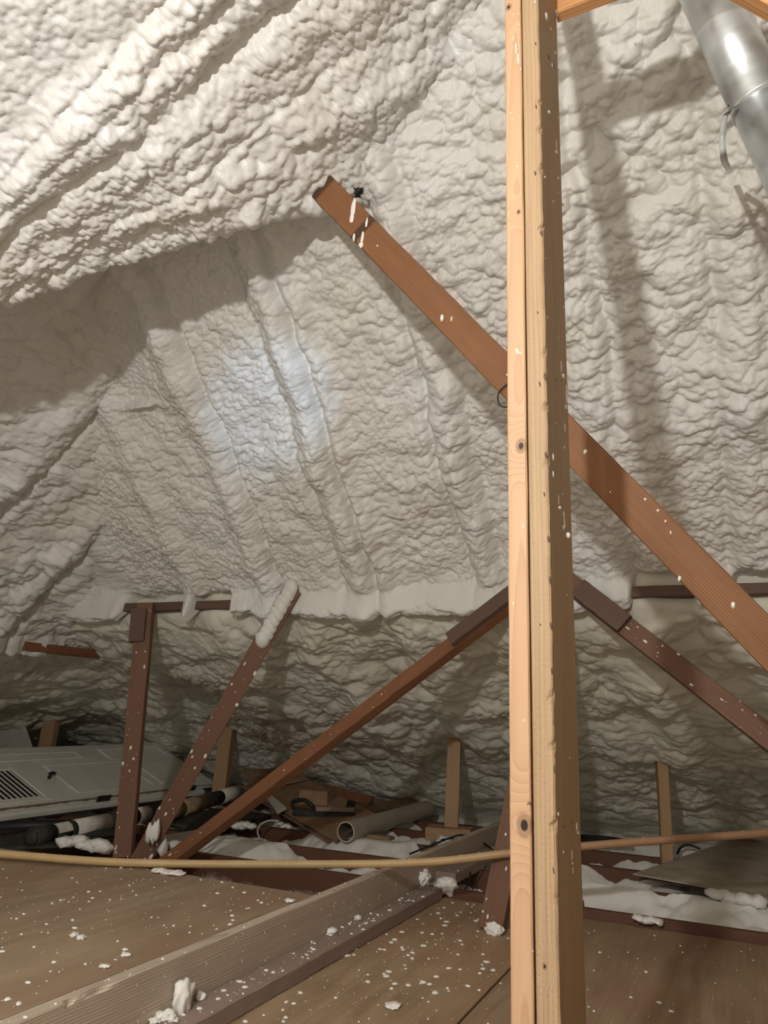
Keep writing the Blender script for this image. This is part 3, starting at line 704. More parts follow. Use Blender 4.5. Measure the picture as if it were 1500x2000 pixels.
M['spf'] = wood_mat('rough_spf', (0.30, 0.185, 0.095), (0.54, 0.38, 0.225), 60, 0.30, centre=(0.6, 0.25), wobble=0.03, fine=0.75, rough=0.6, spec=0.3, dimple=0.22, knots=((*k5, 0.007),))
board('stud', post_pt(-0.0212, DP / 2, -0.176), post_pt(-0.0190, DP / 2, 3.10), 0.0375, DP, back, M['pine'], post, segs=40, wav=0.0005, chamfer=0.0025)
rs = random.Random(11); nz = [0.37 + 0.105 * i + rs.uniform(-0.025, 0.025) for i in range(24)]
nd = [(z + 0.176, rs.uniform(0.006, 0.011), rs.uniform(0.003, 0.0075)) for z in nz if rs.random() < 0.75]
def bites(z):
    k = sum(a * math.exp(-((z - z0) / wz) ** 2) for z0, wz, a in nd if abs(z - z0) < 0.06)
    return k + 0.0008 * math.sin(z * 31) + 0.0006 * math.sin(z * 83)
board('stud', post_pt(0.0200, DP / 2 + 0.001, -0.176), post_pt(0.0195, DP / 2 + 0.001, 3.10), 0.0375, DP, back, M['spf'], post, segs=420, wav=0.00008, chamfer=0.003, notch=bites)
bm = bmesh.new()
for i, (x, y, a, b) in enumerate(((1046, 85, 1.6, 5), (1047, 208, 1.8, 6), (1045, 338, 2.2, 6), (1058, 322, 2.2, 6), (1057, 455, 2.4, 7), (1054, 750, 1.8, 6), (1064, 735, 2.6, 9), (1066, 888, 2.4, 8), (1063, 965, 1.6, 6), (1071, 1053, 2.6, 8),
                                  (1074, 1133, 2.6, 9), (1076, 1222, 2.6, 8), (1078, 1310, 2.4, 8), (1082, 1410, 2.4, 7), (1083, 1502, 2.8, 9), (1081, 1700, 1.6, 9), (1055, 1220, 1.2, 3), (1050, 610, 1.2, 4))):
    p = on(x, y, pc, fnt); d = (p - EYE).dot(_f) / FPX
    add_fleck(bm, p - post.location, fnt, a * d, b * d, 0.12, 0.0006, 8, 200 + i)
for i, (x, y, a, b) in enumerate(((1140, 1768, 2.4, 10), (1087, 742, 2.4, 3), (1082, 128, 2.2, 7), (1072, 112, 2.4, 8), (1118, 1606, 1.4, 4), (1101, 1614, 1.6, 4))):
    p = on(x, y, post_pt(0.0388, 0, 0), side); d = (p - EYE).dot(_f) / FPX
    add_fleck(bm, p - post.location, side, a * d * 2, b * d, 0.0, 0.0006, 9, 300 + i)
p = on(1034, 1569, pc, fnt); d = (p - EYE).dot(_f) / FPX
for k in (-3, 0, 3): add_fleck(bm, p - post.location + Vector((k * d, 0, 0)), fnt, 1.3 * d, 5.5 * d, -0.5, 0.0005, 7, 320 + k)
o = from_bm('edge_scars', bm, M['brown_dark'], post, None, True); o['kind'] = 'stuff'; o['label'] = 'dark bruises along the rough corner'
sp = post_pt(0.0388, 0, 0)
bm = bmesh.new()
SIDE = ((1066, 32, 3, 9), (1087, 26, 5, 6), (1075, 57, 2, 2), (1084, 103, 2, 3), (1078, 128, 2, 4), (1091, 137, 1.5, 2), (1071, 220, 3, 3), (1090, 229, 1, 2), (1086, 298, 2.5, 3), (1087, 285, 0.8, 18),
        (1090, 348, 1.5, 3), (1064, 346, 1.5, 2), (1099, 400, 2, 4), (1090, 376, 1, 2), (1080, 394, 1.5, 2), (1099, 735, 3.2, 5), (1096, 715, 1, 14), (1106, 770, 1.6, 22), (1108, 745, 1.2, 18), (1105, 795, 2, 6), (1103, 835, 1.2, 10),
        (1102, 874, 1.6, 3), (1080, 892, 1.6, 9), (1080, 926, 1.5, 8), (1086, 826, 1, 1.5), (1092, 992, 4, 4), (1091, 975, 0.9, 12), (1101, 1005, 1.4, 9), (1102, 1022, 1.5, 14), (1100, 1030, 1.6, 6),
        (1126, 1614, 1.6, 10), (1128, 1626, 2, 4), (1117, 1670, 0.9, 12), (1118, 1686, 1.5, 3), (1100, 1664, 1.2, 3), (1119, 1700, 0.8, 8), (1090, 1590, 1.2, 4), (1113, 1480, 1, 2), (1107, 1162, 1, 2), (1098, 965, 1, 2), (1066, 505, 1, 1.5), (1107, 535, 1, 2), (1069, 620, 1, 2), (1090, 660, 1, 2), (1100, 600, 1.2, 2))
for i, (x, y, a, b) in enumerate(SIDE):
    p = on(x, y, sp, side); d = (p - EYE).dot(_f) / FPX
    add_fleck(bm, p - post.location, side, a * d * 2.0, b * d, 0, min(0.004, a * d * 1.2), 9, i)
FRONT = ((1008, 96, 1.8, 18), (1012, 114, 2.4, 14), (1003, 75, 1, 10), (1002, 28, 1.5, 2), (1014, 48, 1.5, 2), (998, 221, 1.5, 2.5), (1002, 232, 1.2, 2), (1017, 135, 1.5, 3), (1010, 325, 1.5, 2.5), (1011, 686, 3.0, 8), (1016, 690, 2.2, 4),
         (990, 732, 1.6, 2), (1003, 1179, 1.3, 5), (1023, 1407, 1.2, 4), (1022, 1028, 1.3, 8), (1041, 1858, 1, 1.5), (1045, 3, 1.4, 2), (1004, 381, 1.2, 2))
for i, (x, y, a, b) in enumerate(FRONT):
    p = on(x, y, pc, fnt); d = (p - EYE).dot(_f) / FPX
    add_fleck(bm, p - post.location, fnt, a * d, b * d, 0, min(0.003, a * d), 9, 60 + i)
o = from_bm('foam_spatter', bm, M['foam_bit'], post, None, True); o['kind'] = 'stuff'
p = on(1105, 1046, sp, side)
blob('foam_ball', p + side * 0.004, (0.0052, 0.0055, 0.0062), 2, M['foam_bit'], post, 3, 0.12)

# orange board nailed to the back of the post, and the one in the corner
p = on(1089, 36, post_pt(0.0388, 0, 0), side)
cl = board('cross_board', Vector((p.x - 0.004, p.y, p.z + 0.046)), Vector((1.25, p.y + 0.02, p.z + 0.11)), 0.088, 0.030, (0, 1, 0), M['orange'], None,
           'orange fir board fixed to the top of the pine post and rising right', 'board', segs=20)
c0 = atd(1520, -38, 1.22)
tag(board('collar_brace', c0 + Vector((-0.125, -0.01, 0.156)), c0 + Vector((1.75, 0.10, -2.18)), 0.10, 0.045, (-0.1, -1, -0.1), M['orange']), 'reddish brown board cutting the top right corner in front of the duct', 'board')

# ================================================================== GALVANISED DUCT
d0, d1 = aty(1352, -80, 1.76), aty(1600, 450, 1.76); d1 = d0.lerp(d1, (d0.z + 0.17) / (d0.z - d1.z))
duct = empty('vent_duct', d0, 'shiny galvanised round vent duct slanting down at the top right', 'duct')
ax = (d1 - d0).normalized(); q = aty(1447, 222, 1.76); tq = (q - d0).dot(ax)
RD = 0.067
tube('pipe_section', [d0, d0 + ax * (tq + 0.01)], RD, M['galv'], duct, 64)
tube('pipe_section', [d0 + ax * tq, d1], RD - 0.0022, M['galv'], duct, 64)
bm_pts = [d0 + ax * (tq - 0.006 + 0.003 * i) for i in range(5)]
tube('seam_bead', bm_pts, RD, M['galv'], duct, 64, radii=[RD + 0.0002, RD + 0.0022, RD + 0.003, RD + 0.0022, RD + 0.0002])
for k in range(4):
    a = 0.6 + k * 1.4
    s_ = ax.orthogonal().normalized(); s2 = ax.cross(s_); v = s_ * math.cos(a) + s2 * math.sin(a)
    blob('screw_head', d0 + ax * (tq - 0.03) + v * RD, (0.003, 0.003, 0.003), k, M['black'], duct, 1, 0.0)
def ribbon(name, pts, wv, mat, parent):
    bm = bmesh.new(); base = parent.matrix_basis.translation; prev = None; wv = Vector(wv)
    for p in pts:
        p = Vector(p) - base; r = [bm.verts.new(p + wv * s + Vector((0, t, 0))) for s, t in ((-1, -.0008), (1, -.0008), (1, .0008), (-1, .0008))]
        if prev:
            for j in range(4): bm.faces.new((prev[j], prev[(j + 1) % 4], r[(j + 1) % 4], r[j]))
        else: bm.faces.new(r[::-1])
        prev = r
    bm.faces.new(prev); return from_bm(name, bm, mat, parent, None, True)
sY = 1.74
ribbon('hanger_strap', spline([aty(1440, 205, 1.70), aty(1418, 225, sY), aty(1411, 265, sY + .03), aty(1414, 310, sY + .08), aty(1424, 332, 2.16)]), (0.008, 0, 0.002), M['tape'], duct)
ribbon('hanger_strap', spline([aty(1470, 300, 1.80), aty(1452, 322, 2.0), aty(1436, 345, 2.14)]), (0.006, 0, 0.008), M['tape'], duct)

# ================================================================== WOODEN ROD
rp = [(-120, 1662, .022), (0, 1668, .022), (250, 1685, .020), (600, 1688, .030), (830, 1684, .062), (1000, 1666, .118), (1200, 1648, .175), (1500, 1627, .235), (1620, 1619, .255)]
rod = tube('wooden_rod', spline([atz(x, y, z) for x, y, z in rp], 10), 0.0155, M['lath'], None, 16)
tag(rod, 'long bowed wooden rod lying across the whole attic floor behind the post', 'rod')

# ================================================================== CLUTTER BEYOND THE STRUTS
def px_of(p):
    v = Vector(p) - EYE; z = v.dot(_f); return 750 + FPX * v.dot(_r) / z
def along_px(p0, p1, px):
    a, b = 0.0, 1.0
    for _ in range(40):
        m = (a + b) / 2
        if px_of(p0.lerp(p1, m)) < px: a = m
        else: b = m
    return p0.lerp(p1, (a + b) / 2)
def quad(name, pts, th, mat, parent=None):
    """a flat sheet through four corners, th thick downwards"""
    base = Vector(parent.matrix_basis.translation) if parent is not None else Vector(pts[0])
    p = [Vector(q) for q in pts]; n = (p[1] - p[0]).cross(p[2] - p[0]).normalized()
    if n.z < 0: n = -n
    bm = bmesh.new(); t = [bm.verts.new(q - base) for q in p]; b = [bm.verts.new(q - base - n * th) for q in p]
    bm.faces.new(t); bm.faces.new(b[::-1])
    for i in range(4): j = (i + 1) % 4; bm.faces.new((t[i], b[i], b[j], t[j]))
    bmesh.ops.recalc_face_normals(bm, faces=bm.faces)
    o = from_bm(name, bm, mat, parent)
    if parent is None: o.location = base
    return o
def box(name, frm, x0, x1, y0, y1, z0, z1, mat, parent, bev=0.002):
    """a box in the axes frm (a 4x4 matrix), parented to parent"""
    bm = bmesh.new(); bmesh.ops.create_cube(bm, size=1.0)
    for v in bm.verts: v.co = Vector(((v.co.x + .5) * (x1 - x0) + x0, (v.co.y + .5) * (y1 - y0) + y0, (v.co.z + .5) * (z1 - z0) + z0))
    if bev: bmesh.ops.bevel(bm, geom=bm.edges[:], offset=bev, segments=1, affect='EDGES')
    o = from_bm(name, bm, mat, parent)
    if parent is not None: o.matrix_basis = Matrix.Translation(-parent.matrix_basis.translation) @ frm
    else: o.matrix_basis = frm
    return o

# ---- two doors lying on the joists, axes: x = along the edge (l), y = across (w), z = up
F0 = Vector((-4.28, 3.30, -0.035)); Lx = Vector((0, 1, 0)); Wx = Vector((-0.70, 0, 0.29)).normalized(); Nx = Vector((-Wx.z * -1, 0, -Wx.x)).normalized()
DF = Matrix(((Lx.x, Wx.x, Nx.x, F0.x), (Lx.y, Wx.y, Nx.y, F0.y), (Lx.z, Wx.z, Nx.z, F0.z), (0, 0, 0, 1)))
door = empty('old_door', F0, 'old white panelled door with louvre vent lying flat at the left', 'door')
def dbox(name, l0, l1, w0, w1, n0, n1, mat='door', parent=None, bev=0.003): return box(name, DF, l0, l1, w0, w1, n0, n1, M[mat], parent or door, bev)
dbox('slab', -0.35, 2.42, 0.0, 0.80, -0.036, 0.0)
def panel(l0, l1, w0, w1):
    r = 0.022
    o = dbox('panel', l0 + r, l1 - r, w0 + r, w1 - r, 0.0002, 0.0035, bev=0.001)
    for a in ((l0, l1, w0, w0 + r), (l0, l1, w1 - r, w1), (l0, l0 + r, w0 + r, w1 - r), (l1 - r, l1, w0 + r, w1 - r)): dbox('moulding', *a, 0.0003, 0.009, bev=0.004)
panel(0.90, 1.70, 0.06, 0.50); panel(-0.3, 1.36, 0.58, 0.70); panel(1.80, 2.30, 0.08, 0.42); panel(1.62, 2.34, 0.52, 0.72)
# chipped tan front edge
rs = random.Random(4); bm = bmesh.new(); prev = None
for i in range(60):
    l = -0.3 + 2.68 * i / 59; d = (0.012 + 0.012 * rs.random()) * (1.0 if l < 1.9 else 0.4)
    r = [bm.verts.new(Vector(c)) for c in ((l, -0.0015, -0.001), (l, -0.0015, -d), (l, 0.004, -d), (l, 0.004 + 0.010 * rs.random(), 0.0008))]
    if prev:
        for j in range(3): bm.faces.new((prev[j], prev[j + 1], r[j + 1], r[j]))
    prev = r
o = from_bm('chipped_edge', bm, M['door_edge'], door); o.matrix_basis = Matrix.Translation(-F0) @ DF; o['label'] = 'chipped tan front edge'
# louvre vent
vent = dbox('vent_backing', 0.0, 0.60, 0.075, 0.455, 0.0005, 0.0015, 'hole', bev=0)
for a in ((-0.06, 0.0, 0.02, 0.51), (0.60, 0.68, 0.02, 0.51), (0.0, 0.60, 0.02, 0.075), (0.0, 0.60, 0.455, 0.51)): dbox('vent_frame', *a, 0.0005, 0.013, bev=0.004)
sl0 = None
for i in range(14):
    l = 0.022 + i * 0.043; m = Matrix.Translation(-F0) @ DF @ Matrix.Translation((l, 0.265, 0.004)) @ Matrix.Rotation(R(8), 4, 'Y')
    if sl0 is None:
        bm = bmesh.new(); bmesh.ops.create_cube(bm, size=1.0)
        for v in bm.verts: v.co = Vector((v.co.x * 0.019, v.co.y * 0.38, v.co.z * 0.003))
        sl0 = from_bm('vent_slat', bm, M['door'], door); o = sl0
    else:
        o = sl0.copy(); COL.objects.link(o)
    o.matrix_basis = m
kc = DF @ Vector((0.82, 0.31, 0.0))
kb_ = tube('knob_stem', [kc, kc + Nx * 0.03], 0.012, M['black'], door, 10)
blob('knob', kc + Nx * 0.04 + Vector((0, 0.012, 0)), (0.016, 0.034, 0.013), 3, M['black'], door, 2, 0.15)
for l0, l1 in ((1.03, 1.16), (2.04, 2.14)): dbox('hinge_plate', l0, l1, -0.006, 0.004, -0.052, 0.004, 'black', bev=0.001)
door2 = empty('old_door', F0 + Vector((0.03, 0, -0.06)), 'second white door lying underneath the vented one', 'door')
D2 = Matrix.Translation((0.02, -0.1, -0.050)) @ DF
box('slab', D2, -0.3, 2.35, 0.0, 0.74, -0.034, 0.0, M['door'], door2, 0.003)
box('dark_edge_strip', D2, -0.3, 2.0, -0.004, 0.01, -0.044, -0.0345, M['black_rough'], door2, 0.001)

# ---- scrap leaning behind the door
q0 = [aty(-60, 1395, 4.7), aty(44, 1402, 4.75), aty(70, 1478, 4.6), aty(-60, 1482, 4.55)]
tag(quad('drywall_scrap', q0, 0.013, M['drywall']), 'grey drywall offcut leaning behind the old door at the left edge', 'drywall')

# ---- wrapped rolls
def roll_thing(label, p0, p1, r, parts):
    """parts: (pixel x from, to, material, radius factor, name)"""
    t = empty('wrapped_roll', p0, label, 'roll')
    for (a, b, mat, k, nm) in parts:
        s0, s1 = along_px(p0, p1, a), along_px(p0, p1, b); tube(nm, [s0, s1], r * k, M[mat], t, 24)
    return t
p0, p1 = atz(62, 1637, -0.085), atz(345, 1577, -0.085)
r1 = roll_thing('black and white wrapped roll with dark round end lying on the plywood edge', p0, p1, 0.053,
    ((62, 97, 'black_rough', 1.0, 'end_wrap'), (97, 130, 'black_rough', 0.97, 'core'), (130, 139, 'black_rough', 1.0, 'band'), (139, 207, 'paper', 0.985, 'sleeve'), (207, 262, 'black_rough', 1.0, 'wrap'), (262, 285, 'paper', 0.985, 'sleeve'), (285, 345, 'black_rough', 0.97, 'wrap')))
# curved label on the core
a0, a1 = along_px(p0, p1, 100), along_px(p0, p1, 128); axd = (a1 - a0).normalized(); upv = Vector((0, 0, 1)); upv = (upv - axd * upv.dot(axd)).normalized(); sd = axd.cross(upv)
if sd.x < 0: sd = -sd
bm = bmesh.new(); prev = None
for i in range(9):
    t = R(8 + 75 * i / 8); d = (sd * math.cos(t) + upv * math.sin(t)) * 0.0530
    r = [bm.verts.new(q + d - r1.location) for q in (a0, a1)]
    if prev: bm.faces.new((prev[0], prev[1], r[1], r[0]))
    prev = r
from_bm('label', bm, M['paper'], r1, None, True)
blob('end_cap', p0 + axd * -0.005, (0.044, 0.016, 0.044), 4, M['black_rough'], r1, 2, 0.12)
p0, p1 = atz(318, 1590, -0.04), atz(473, 1544, -0.04)
roll_thing('brown and white wrapped roll lying beyond the upright strut', p0, p1, 0.052,
    ((318, 352, 'kraft', 1.0, 'wrap'), (352, 398, 'kraft', 1.04, 'wrap'), (398, 428, 'black_rough', 0.98, 'band'), (428, 473, 'paper', 1.0, 'sleeve')))
# black pipe and debris under the doors
p0, p1 = atz(-60, 1617, -0.105), atz(235, 1606, -0.105)
tag(tube('black_pipe', [p0, p1], 0.030, M['black'], None, 16), 'thin black pipe lying in the gap below the white doors', 'pipe')
bm = bmesh.new(); c = atz(415, 1600, -0.115)
add_blob(bm, (0, 0, 0), (0.30, 0.42, 0.035), 8, 3, 0.3)
o = from_bm('black_sheet', bm, M['black_rough'], None, c, True); tag(o, 'crumpled black plastic sheeting between the slanting struts', 'sheeting')
bm = bmesh.new(); add_blob(bm, (0, 0, 0), (0.26, 0.5, 0.03), 18, 3, 0.3)
o = from_bm('black_sheet', bm, M['black_rough'], None, atz(130, 1632, -0.13), True); tag(o, 'flattened black plastic sheeting under the wrapped roll at the left', 'sheeting')
q0 = [atz(318, 1632, -0.11), atz(428, 1612, -0.10), atz(440, 1622, -0.115), atz(335, 1645, -0.12)]
tag(quad('paper_scrap', q0, 0.006, M['board_grey']), 'pale grey paper flap on the joists between the slanting struts', 'paper')

# ---- cardboard heap, tool and offcuts
heap = 'flattened cardboard heap'
A_ = [aty(470, 1536, 5.35), aty(575, 1508, 5.75), aty(735, 1590, 4.85), aty(655, 1642, 4.30)]
c1_ = quad('cardboard_sheet', A_, 0.010, M['card']); tag(c1_, 'largest brown cardboard sheet under the little box and the tool', 'cardboard', heap)
A2 = [p + Vector((-0.02, 0.03, -0.028)) for p in A_]; A2[3] = aty(640, 1640, 4.33) + Vector((0, 0, -0.01)); A2[2] += Vector((0.05, -0.05, -0.02))
tag(quad('cardboard_sheet', A2, 0.008, M['card2']), 'dusty cardboard sheet lowest in the heap with a torn near corner', 'cardboard', heap)
A3 = [aty(468, 1512, 5.5), aty(545, 1508, 5.7), aty(600, 1530, 5.5), aty(500, 1552, 5.2)]
A3 = [p + Vector((0, 0, 0.035)) for p in A3]
tag(quad('cardboard_sheet', A3, 0.008, M['card']), 'brown cardboard piece with a torn end behind the low slanting strut', 'cardboard', heap)
A4 = [aty(518, 1563, 4.95), aty(528, 1560, 4.97), aty(558, 1585, 4.72), aty(540, 1594, 4.66)]
tag(quad('foam_board_scrap', [p + Vector((0, 0, 0.03)) for p in A4], 0.018, M['drywall']), 'small pale foam board strip lying on the cardboard', 'scrap')
c0 = aty(582, 1578, 4.95); c1b = aty(638, 1583, 4.98); up_ = aty(584, 1541, 4.95).z - c0.z
bx = (c1b - c0).normalized(); bz = Vector((0, 0, 1)); by = bz.cross(bx).normalized(); bz = bx.cross(by)
BF = Matrix(((bx.x, by.x, bz.x, c0.x), (bx.y, by.y, bz.y, c0.y), (bx.z, by.z, bz.z, c0.z), (0, 0, 0, 1))); Wb = (c1b - c0).length
cb = empty('cardboard_box', c0, 'small closed brown cardboard box on top of the cardboard heap', 'box')
box('body', BF, 0, Wb, 0, 0.16, 0, up_ * 0.97, M['card'], cb, 0.003)
box('lid_flap', BF, -0.003, Wb + 0.003, -0.004, 0.08, up_ * 0.97, up_ * 0.97 + 0.004, M['card'], cb, 0.001)
box('lid_flap', BF, -0.003, Wb + 0.003, 0.083, 0.165, up_ * 0.97, up_ * 0.97 + 0.004, M['card'], cb, 0.001)
t0, t1 = aty(572, 1585, 4.72), aty(694, 1588, 4.80)
tl = empty('hand_tool', t0, 'grimy dark electric tool with loop handle lying before the little box', 'tool')
tube('body', spline([t0.lerp(t1, k) + Vector((0, 0, z)) for k, z in ((0.02, 0.0), (0.15, -0.012), (0.4, -0.025), (0.7, -0.02), (0.97, 0.0))], 6), 0.04, M['black_rough'], tl, 14,
     radii=[0.018 + 0.024 * math.sin(math.pi * min(1, 0.15 + 0.8 * i / 24)) for i in range(25)])
tube('loop_handle', spline([t0 + Vector((0.0, 0, 0.02)), t0 + Vector((-0.01, 0.01, 0.06)), t0.lerp(t1, 0.18) + Vector((0, 0, 0.075)), t0.lerp(t1, 0.34) + Vector((0, 0, 0.03))], 8), 0.014, M['black'], tl, 10)
board('side_bar', t0.lerp(t1, 0.42) + Vector((0, -0.03, 0.02)), t1 + Vector((0.0, -0.02, 0.020)), 0.03, 0.03, (0, -1, 0.4), M['ledger'], tl)
board('tail_block', t0.lerp(t1, 0.9) + Vector((0, 0, 0.0)), t0.lerp(t1, 0.93) + Vector((0, 0, 0.075)), 0.05, 0.035, (0, -1, 0), M['black_rough'], tl)
p0, p1 = aty(588, 1530, 5.55), aty(726, 1565, 5.35)
tag(board('broken_lath', p0, p1, 0.075, 0.022, (0.1, -1, 0.5), M['brown2'], segs=14, wav=0.004), 'splintered brown lath propped behind the little cardboard box', 'lath')
p0, p1 = aty(688, 1585, 5.15), aty(850, 1560, 6.0)
tag(board('grey_plank', p0, p1, 0.10, 0.022, (0.3, -0.6, 1), M['card2']), 'narrow grey-brown plank lying behind the round pipe', 'plank')

# ---- PVC pipe
p0, p1 = atz(675, 1625, -0.080), Vector((-2.275, 5.75, -0.080))
pv = empty('drain_pipe', p0, 'thick grey plastic pipe lying on the joists with its open end facing forward', 'pipe')
ro, ri, Lp = 0.060, 0.0525, (p1 - p0).length; fm = frame(p0, p1, (0, 0, 1))
def ring_mesh(name, prof, mat, closed=False):
    bm = bmesh.new(); n = 40; rings = []
    for (r, z) in prof: rings.append([bm.verts.new((r * math.cos(2 * math.pi * j / n), r * math.sin(2 * math.pi * j / n), z)) for j in range(n)])
    for a, b in zip(rings, rings[1:]):
        for j in range(n): bm.faces.new((a[j], a[(j + 1) % n], b[(j + 1) % n], b[j]))
    o = from_bm(name, bm, mat, pv, None, True); o.matrix_basis = Matrix.Translation(-pv.location) @ fm; return o
ring_mesh('outer_wall', ((ro, 0.001), (ro, Lp * 0.5), (ro, Lp)), M['pvc'])
ring_mesh('cut_rim', ((ro, 0.001), (ro - 0.001, 0.0), (ri + 0.001, 0.0), (ri, 0.001)), M['pvc_lip'])
ring_mesh('bore', ((ri, 0.001), (ri, Lp)), M['pvc_in'])
tag(board('joist_scrap', (-2.62, 4.62, -0.128), (-2.05, 4.60, -0.128), 0.07, 0.02, (0, 0, 1), M['card2']), 'thin wood scrap lying across the joist under the pipe', 'scrap')

# ---- grey loose board on the right
g = [atz(1236, 1706, -0.115), atz(1418, 1644, -0.115), atz(1580, 1636, -0.115), atz(1580, 1768, -0.115)]
gb = empty('loose_board', g[0], 'dusty grey loose board lying on the joists at the right edge', 'board')
quad('top_layer', g, 0.006, M['board_grey'], gb)
g2 = [p + Vector((0.07, 0.02, -0.010)) for p in g]; quad('lower_layer', g2, 0.016, M['brown_dark'], gb)

# ---- cables
def cable(pts, r, mat, label, n=8):
    return tag(tube('cable', spline(pts, n), r, M[mat], None, 8), label, 'cable')
cable([aty(800, 1668, 4.30), aty(845, 1650, 4.40), aty(878, 1637, 4.50), aty(903, 1631, 4.52), aty(935, 1642, 4.46), aty(962, 1660, 4.40), aty(985, 1685, 4.3)], 0.0055, 'wire_black', 'thicker black cable arching over the far end of the kerb beam')
cable([aty(862, 1640, 4.48), aty(886, 1638, 4.42), aty(902, 1648, 4.30), aty(911, 1672, 4.10), aty(918, 1700, 3.90), aty(916, 1722, 3.75), aty(906, 1742, 3.66)], 0.0045, 'wire_black', 'thin black cable dropping from the beam past the foam lump')
cable([aty(950, 1690, 3.75), aty(935, 1718, 3.70), aty(918, 1746, 3.64)], 0.003, 'wire_black', 'short thin cable hanging beside the leaning strut')
for k, (dy, l) in enumerate(((0, 'uppermost of the black cables right of the pine post'), (4, 'middle black cable right of the pine post'), (8, 'lowest of the black cables right of the pine post'))):
    cable([aty(1090, 1632 + dy, 5.2), aty(1150, 1632 + dy, 5.2), aty(1190, 1635 + dy, 5.2), aty(1232, 1643 + dy * .6, 5.2)], 0.006, 'wire_black', l)
cable([aty(545, 1603, 4.35), aty(524, 1603, 4.33), aty(508, 1612, 4.30), aty(503, 1625, 4.27), aty(508, 1640, 4.24)], 0.0055, 'wire_white', 'white cable loop curling over a joist below the cardboard')
cable([aty(440, 1632, 3.95), aty(408, 1654, 3.75), aty(384, 1667, 3.64)], 0.0055, 'wire_white', 'straight white cable end beside the foot of the low strut')
cable([aty(1322, 1668, 5.3), aty(1330, 1655, 5.3), aty(1345, 1650, 5.3), aty(1368, 1658, 5.3)], 0.007, 'wire_black', 'small black cable loop behind the grey loose board')

# ================================================================== FOAM CRUMBS
CH_ = [(300, 1962, -.126, 15, 17, 32, 'tall craggy foam chunk standing on the ledger in front of the kerb beam'), (268, 1978, -.126, 15, 12, 10, 'foam chunk beside the tall one, touching the beam'),
       (290, 1994, -.126, 10, 8, 6, 'small foam chunk in front of the tall one'), (332, 1994, -.126, 17, 9, 6, 'flat foam chunk at the bottom edge on the ledger'), (364, 1946, -.126, 9, 8, 8, 'foam chunk on the ledger right of the tall one'),
       (325, 1963, -.126, 6, 5, 4, 'tiny foam chunk close to the right of the tall one'), (636, 1820, -.126, 9, 7, 6, 'foam chunk midway along the ledger'), (654, 1821, -.126, 5, 5, 4, 'pebble of foam right of the midway chunk'),
       (678, 1793, -.126, 7, 6, 5, 'foam chunk farther along the ledger'), (145, 1829, .0, 8, 7, 4, 'left half of a broken foam crumb on the raised plywood'), (158, 1834, .0, 8, 7, 4, 'right half of a broken foam crumb on the raised plywood'),
       (566, 1761, .002, 11, 6, 3, 'flat foam flake on top edge of the kerb beam'), (768, 1966, -.175, 14, 14, 4, 'ragged foam smear on the low plywood'), (388, 1998, -.15, 14, 12, 6, 'grey foam clot against the ledger edge at the bottom'),
       (246, 1867, .0, 10, 6, 3, 'foam flake on the raised plywood near the beam knot'), (205, 1889, .0, 10, 7, 3, 'foam flake near the edge of the raised plywood')]
for i, (x, y, z, a, b, hgt, l) in enumerate(CH_):
    p = atz(x, y, z); d = (p - EYE).dot(_f) / FPX
    if z == -.126: p.x = max(p.x, -1.400 + a * d * 1.1)
    hh = max(hgt * d, 0.004)
    tag(blob('foam_chunk', p + Vector((0, 0, hh * 0.72)), (a * d, b * d * 1.3, hh), i + 3, M['foam_bit'], None, 3, 0.5, 2.0), l, 'foam chunk', 'loose foam chunks')
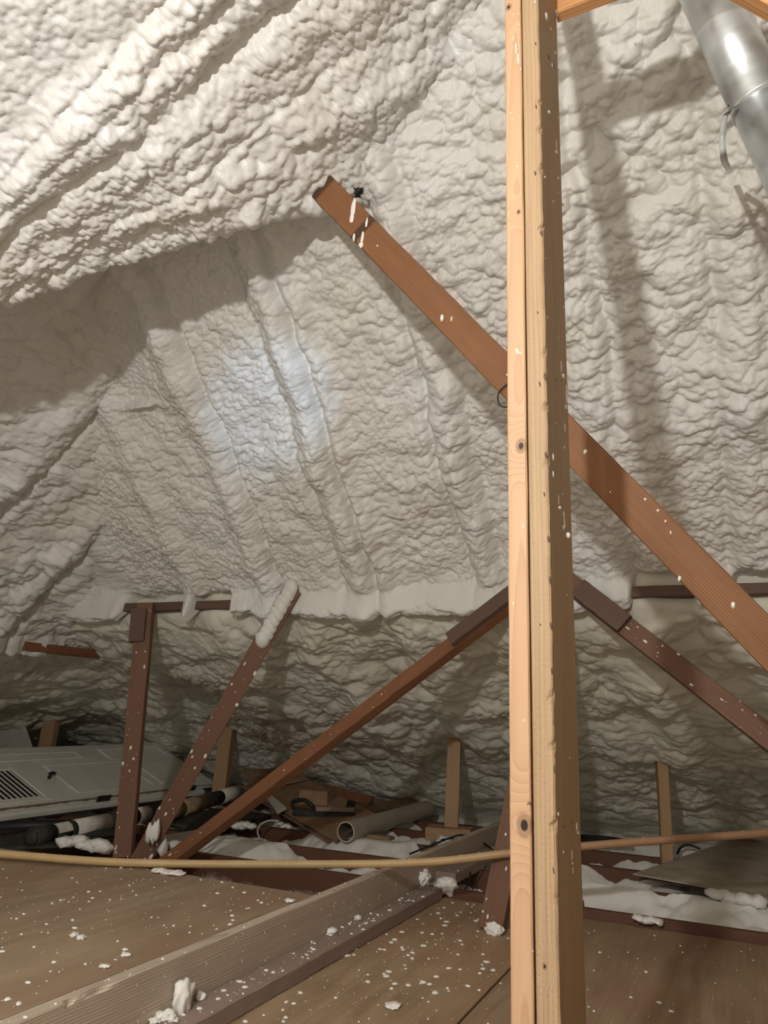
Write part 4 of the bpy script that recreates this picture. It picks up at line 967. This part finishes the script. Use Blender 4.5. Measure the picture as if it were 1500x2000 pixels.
for i, (x, y, z, a, hgt, l) in enumerate(((165, 1655, -.12, 60, 14, 'long white foam heap in front of the wrapped roll'), (300, 1668, -.13, 24, 24, 'white foam clump between the feet of the slanting struts'), (352, 1660, -.125, 30, 10, 'foam streak along the back of the low strut foot'),
                                         (295, 1640, -.06, 13, 24, 'white foam blob stuck on the front of the second strut'), (475, 1618, -.12, 26, 9, 'foam scrap on the joist below the cardboard heap'), (555, 1616, -.125, 16, 6, 'small foam scrap under the edge of the cardboard'),
                                         (330, 1706, 0.0, 34, 5, 'crusty foam patch on the far edge of the raised plywood'), (1440, 1762, -.13, 50, 14, 'foam tongue lapping over the joist under the grey board'), (1265, 1800, -.15, 26, 8, 'foam spill across the joist at the plywood edge'))):
    p = atz(x, y, z) if i != 3 else aty(x, y, 3.235); d = (p - EYE).dot(_f) / FPX
    bm = bmesh.new(); rs = random.Random(90 + i)
    for k in range(7):
        s = (k - 3) / 3.5
        add_blob(bm, (s * a * d * 0.9, rs.uniform(-.012, .012), (hgt * d) * rs.uniform(0.3, 0.8)), (a * d * 0.34, min(0.05, a * d * 0.5), hgt * d * rs.uniform(0.55, 0.9)), 50 + i * 7 + k, 2, 0.4)
    o = from_bm('foam_or_shade_lump', bm, M['foam_bit'], None, p, True); tag(o, l, 'foam', 'foam lumps')

def scatter(parent, x0, x1, y0, y1, z, n, seed, big=0.012, dense=None):
    rs = random.Random(seed); it = []
    for i in range(n):
        for _ in range(4):
            x, y = rs.uniform(x0, x1), rs.uniform(y0, y1)
            if dense is None or rs.random() < dense(x, y): break
        a = 0.0012 + big * rs.random() ** 4.5
        it.append(((x, y, z + 0.0006), (0, 0, 1), a * rs.uniform(1, 1.5), a, rs.uniform(0, 3.1), min(0.003, a * 0.5)))
    flecks('foam_spatter', parent, it)
scatter(plyR, -1.32, -0.79, 1.6, 3.52, -0.175, 420, 1, 0.010)
scatter(plyR2, -0.76, 0.04, 1.7, 3.52, -0.176, 150, 2, 0.006)
scatter(plyR3, 0.07, 0.3, 2.0, 3.5, -0.177, 20, 3, 0.007)
scatter(plyL, -2.36, -1.46, 1.0, 2.54, 0.0, 340, 4, 0.0065)
scatter(plyL2, -3.1, -2.39, 1.5, 2.5, -0.005, 60, 5, 0.007)
scatter(led, -1.395, -1.305, 1.4, 3.48, -0.1255, 200, 6, 0.008)
scatter(led2, -1.39, -1.30, 3.68, 4.6, -0.091, 20, 7, 0.008)
scatter(kerb, -1.439, -1.403, 1.2, 4.2, 0.0005, 60, 8, 0.004)
rs = random.Random(3)
flecks('foam_spatter', kerb, [((-1.4008, rs.uniform(1.6, 3.6), rs.uniform(-.12, -.01)), (1, 0, 0), 0.0012, rs.uniform(.001, .006), 0.0, .001) for _ in range(45)])
flecks('foam_spatter', rod, [(Vector(p) + Vector((0, -0.004, 0.0145)), (0, -.3, 1), .003, .0025, 0, .002) for p in spline([atz(x, y, z) for x, y, z in rp], 10)[8:70:6]])
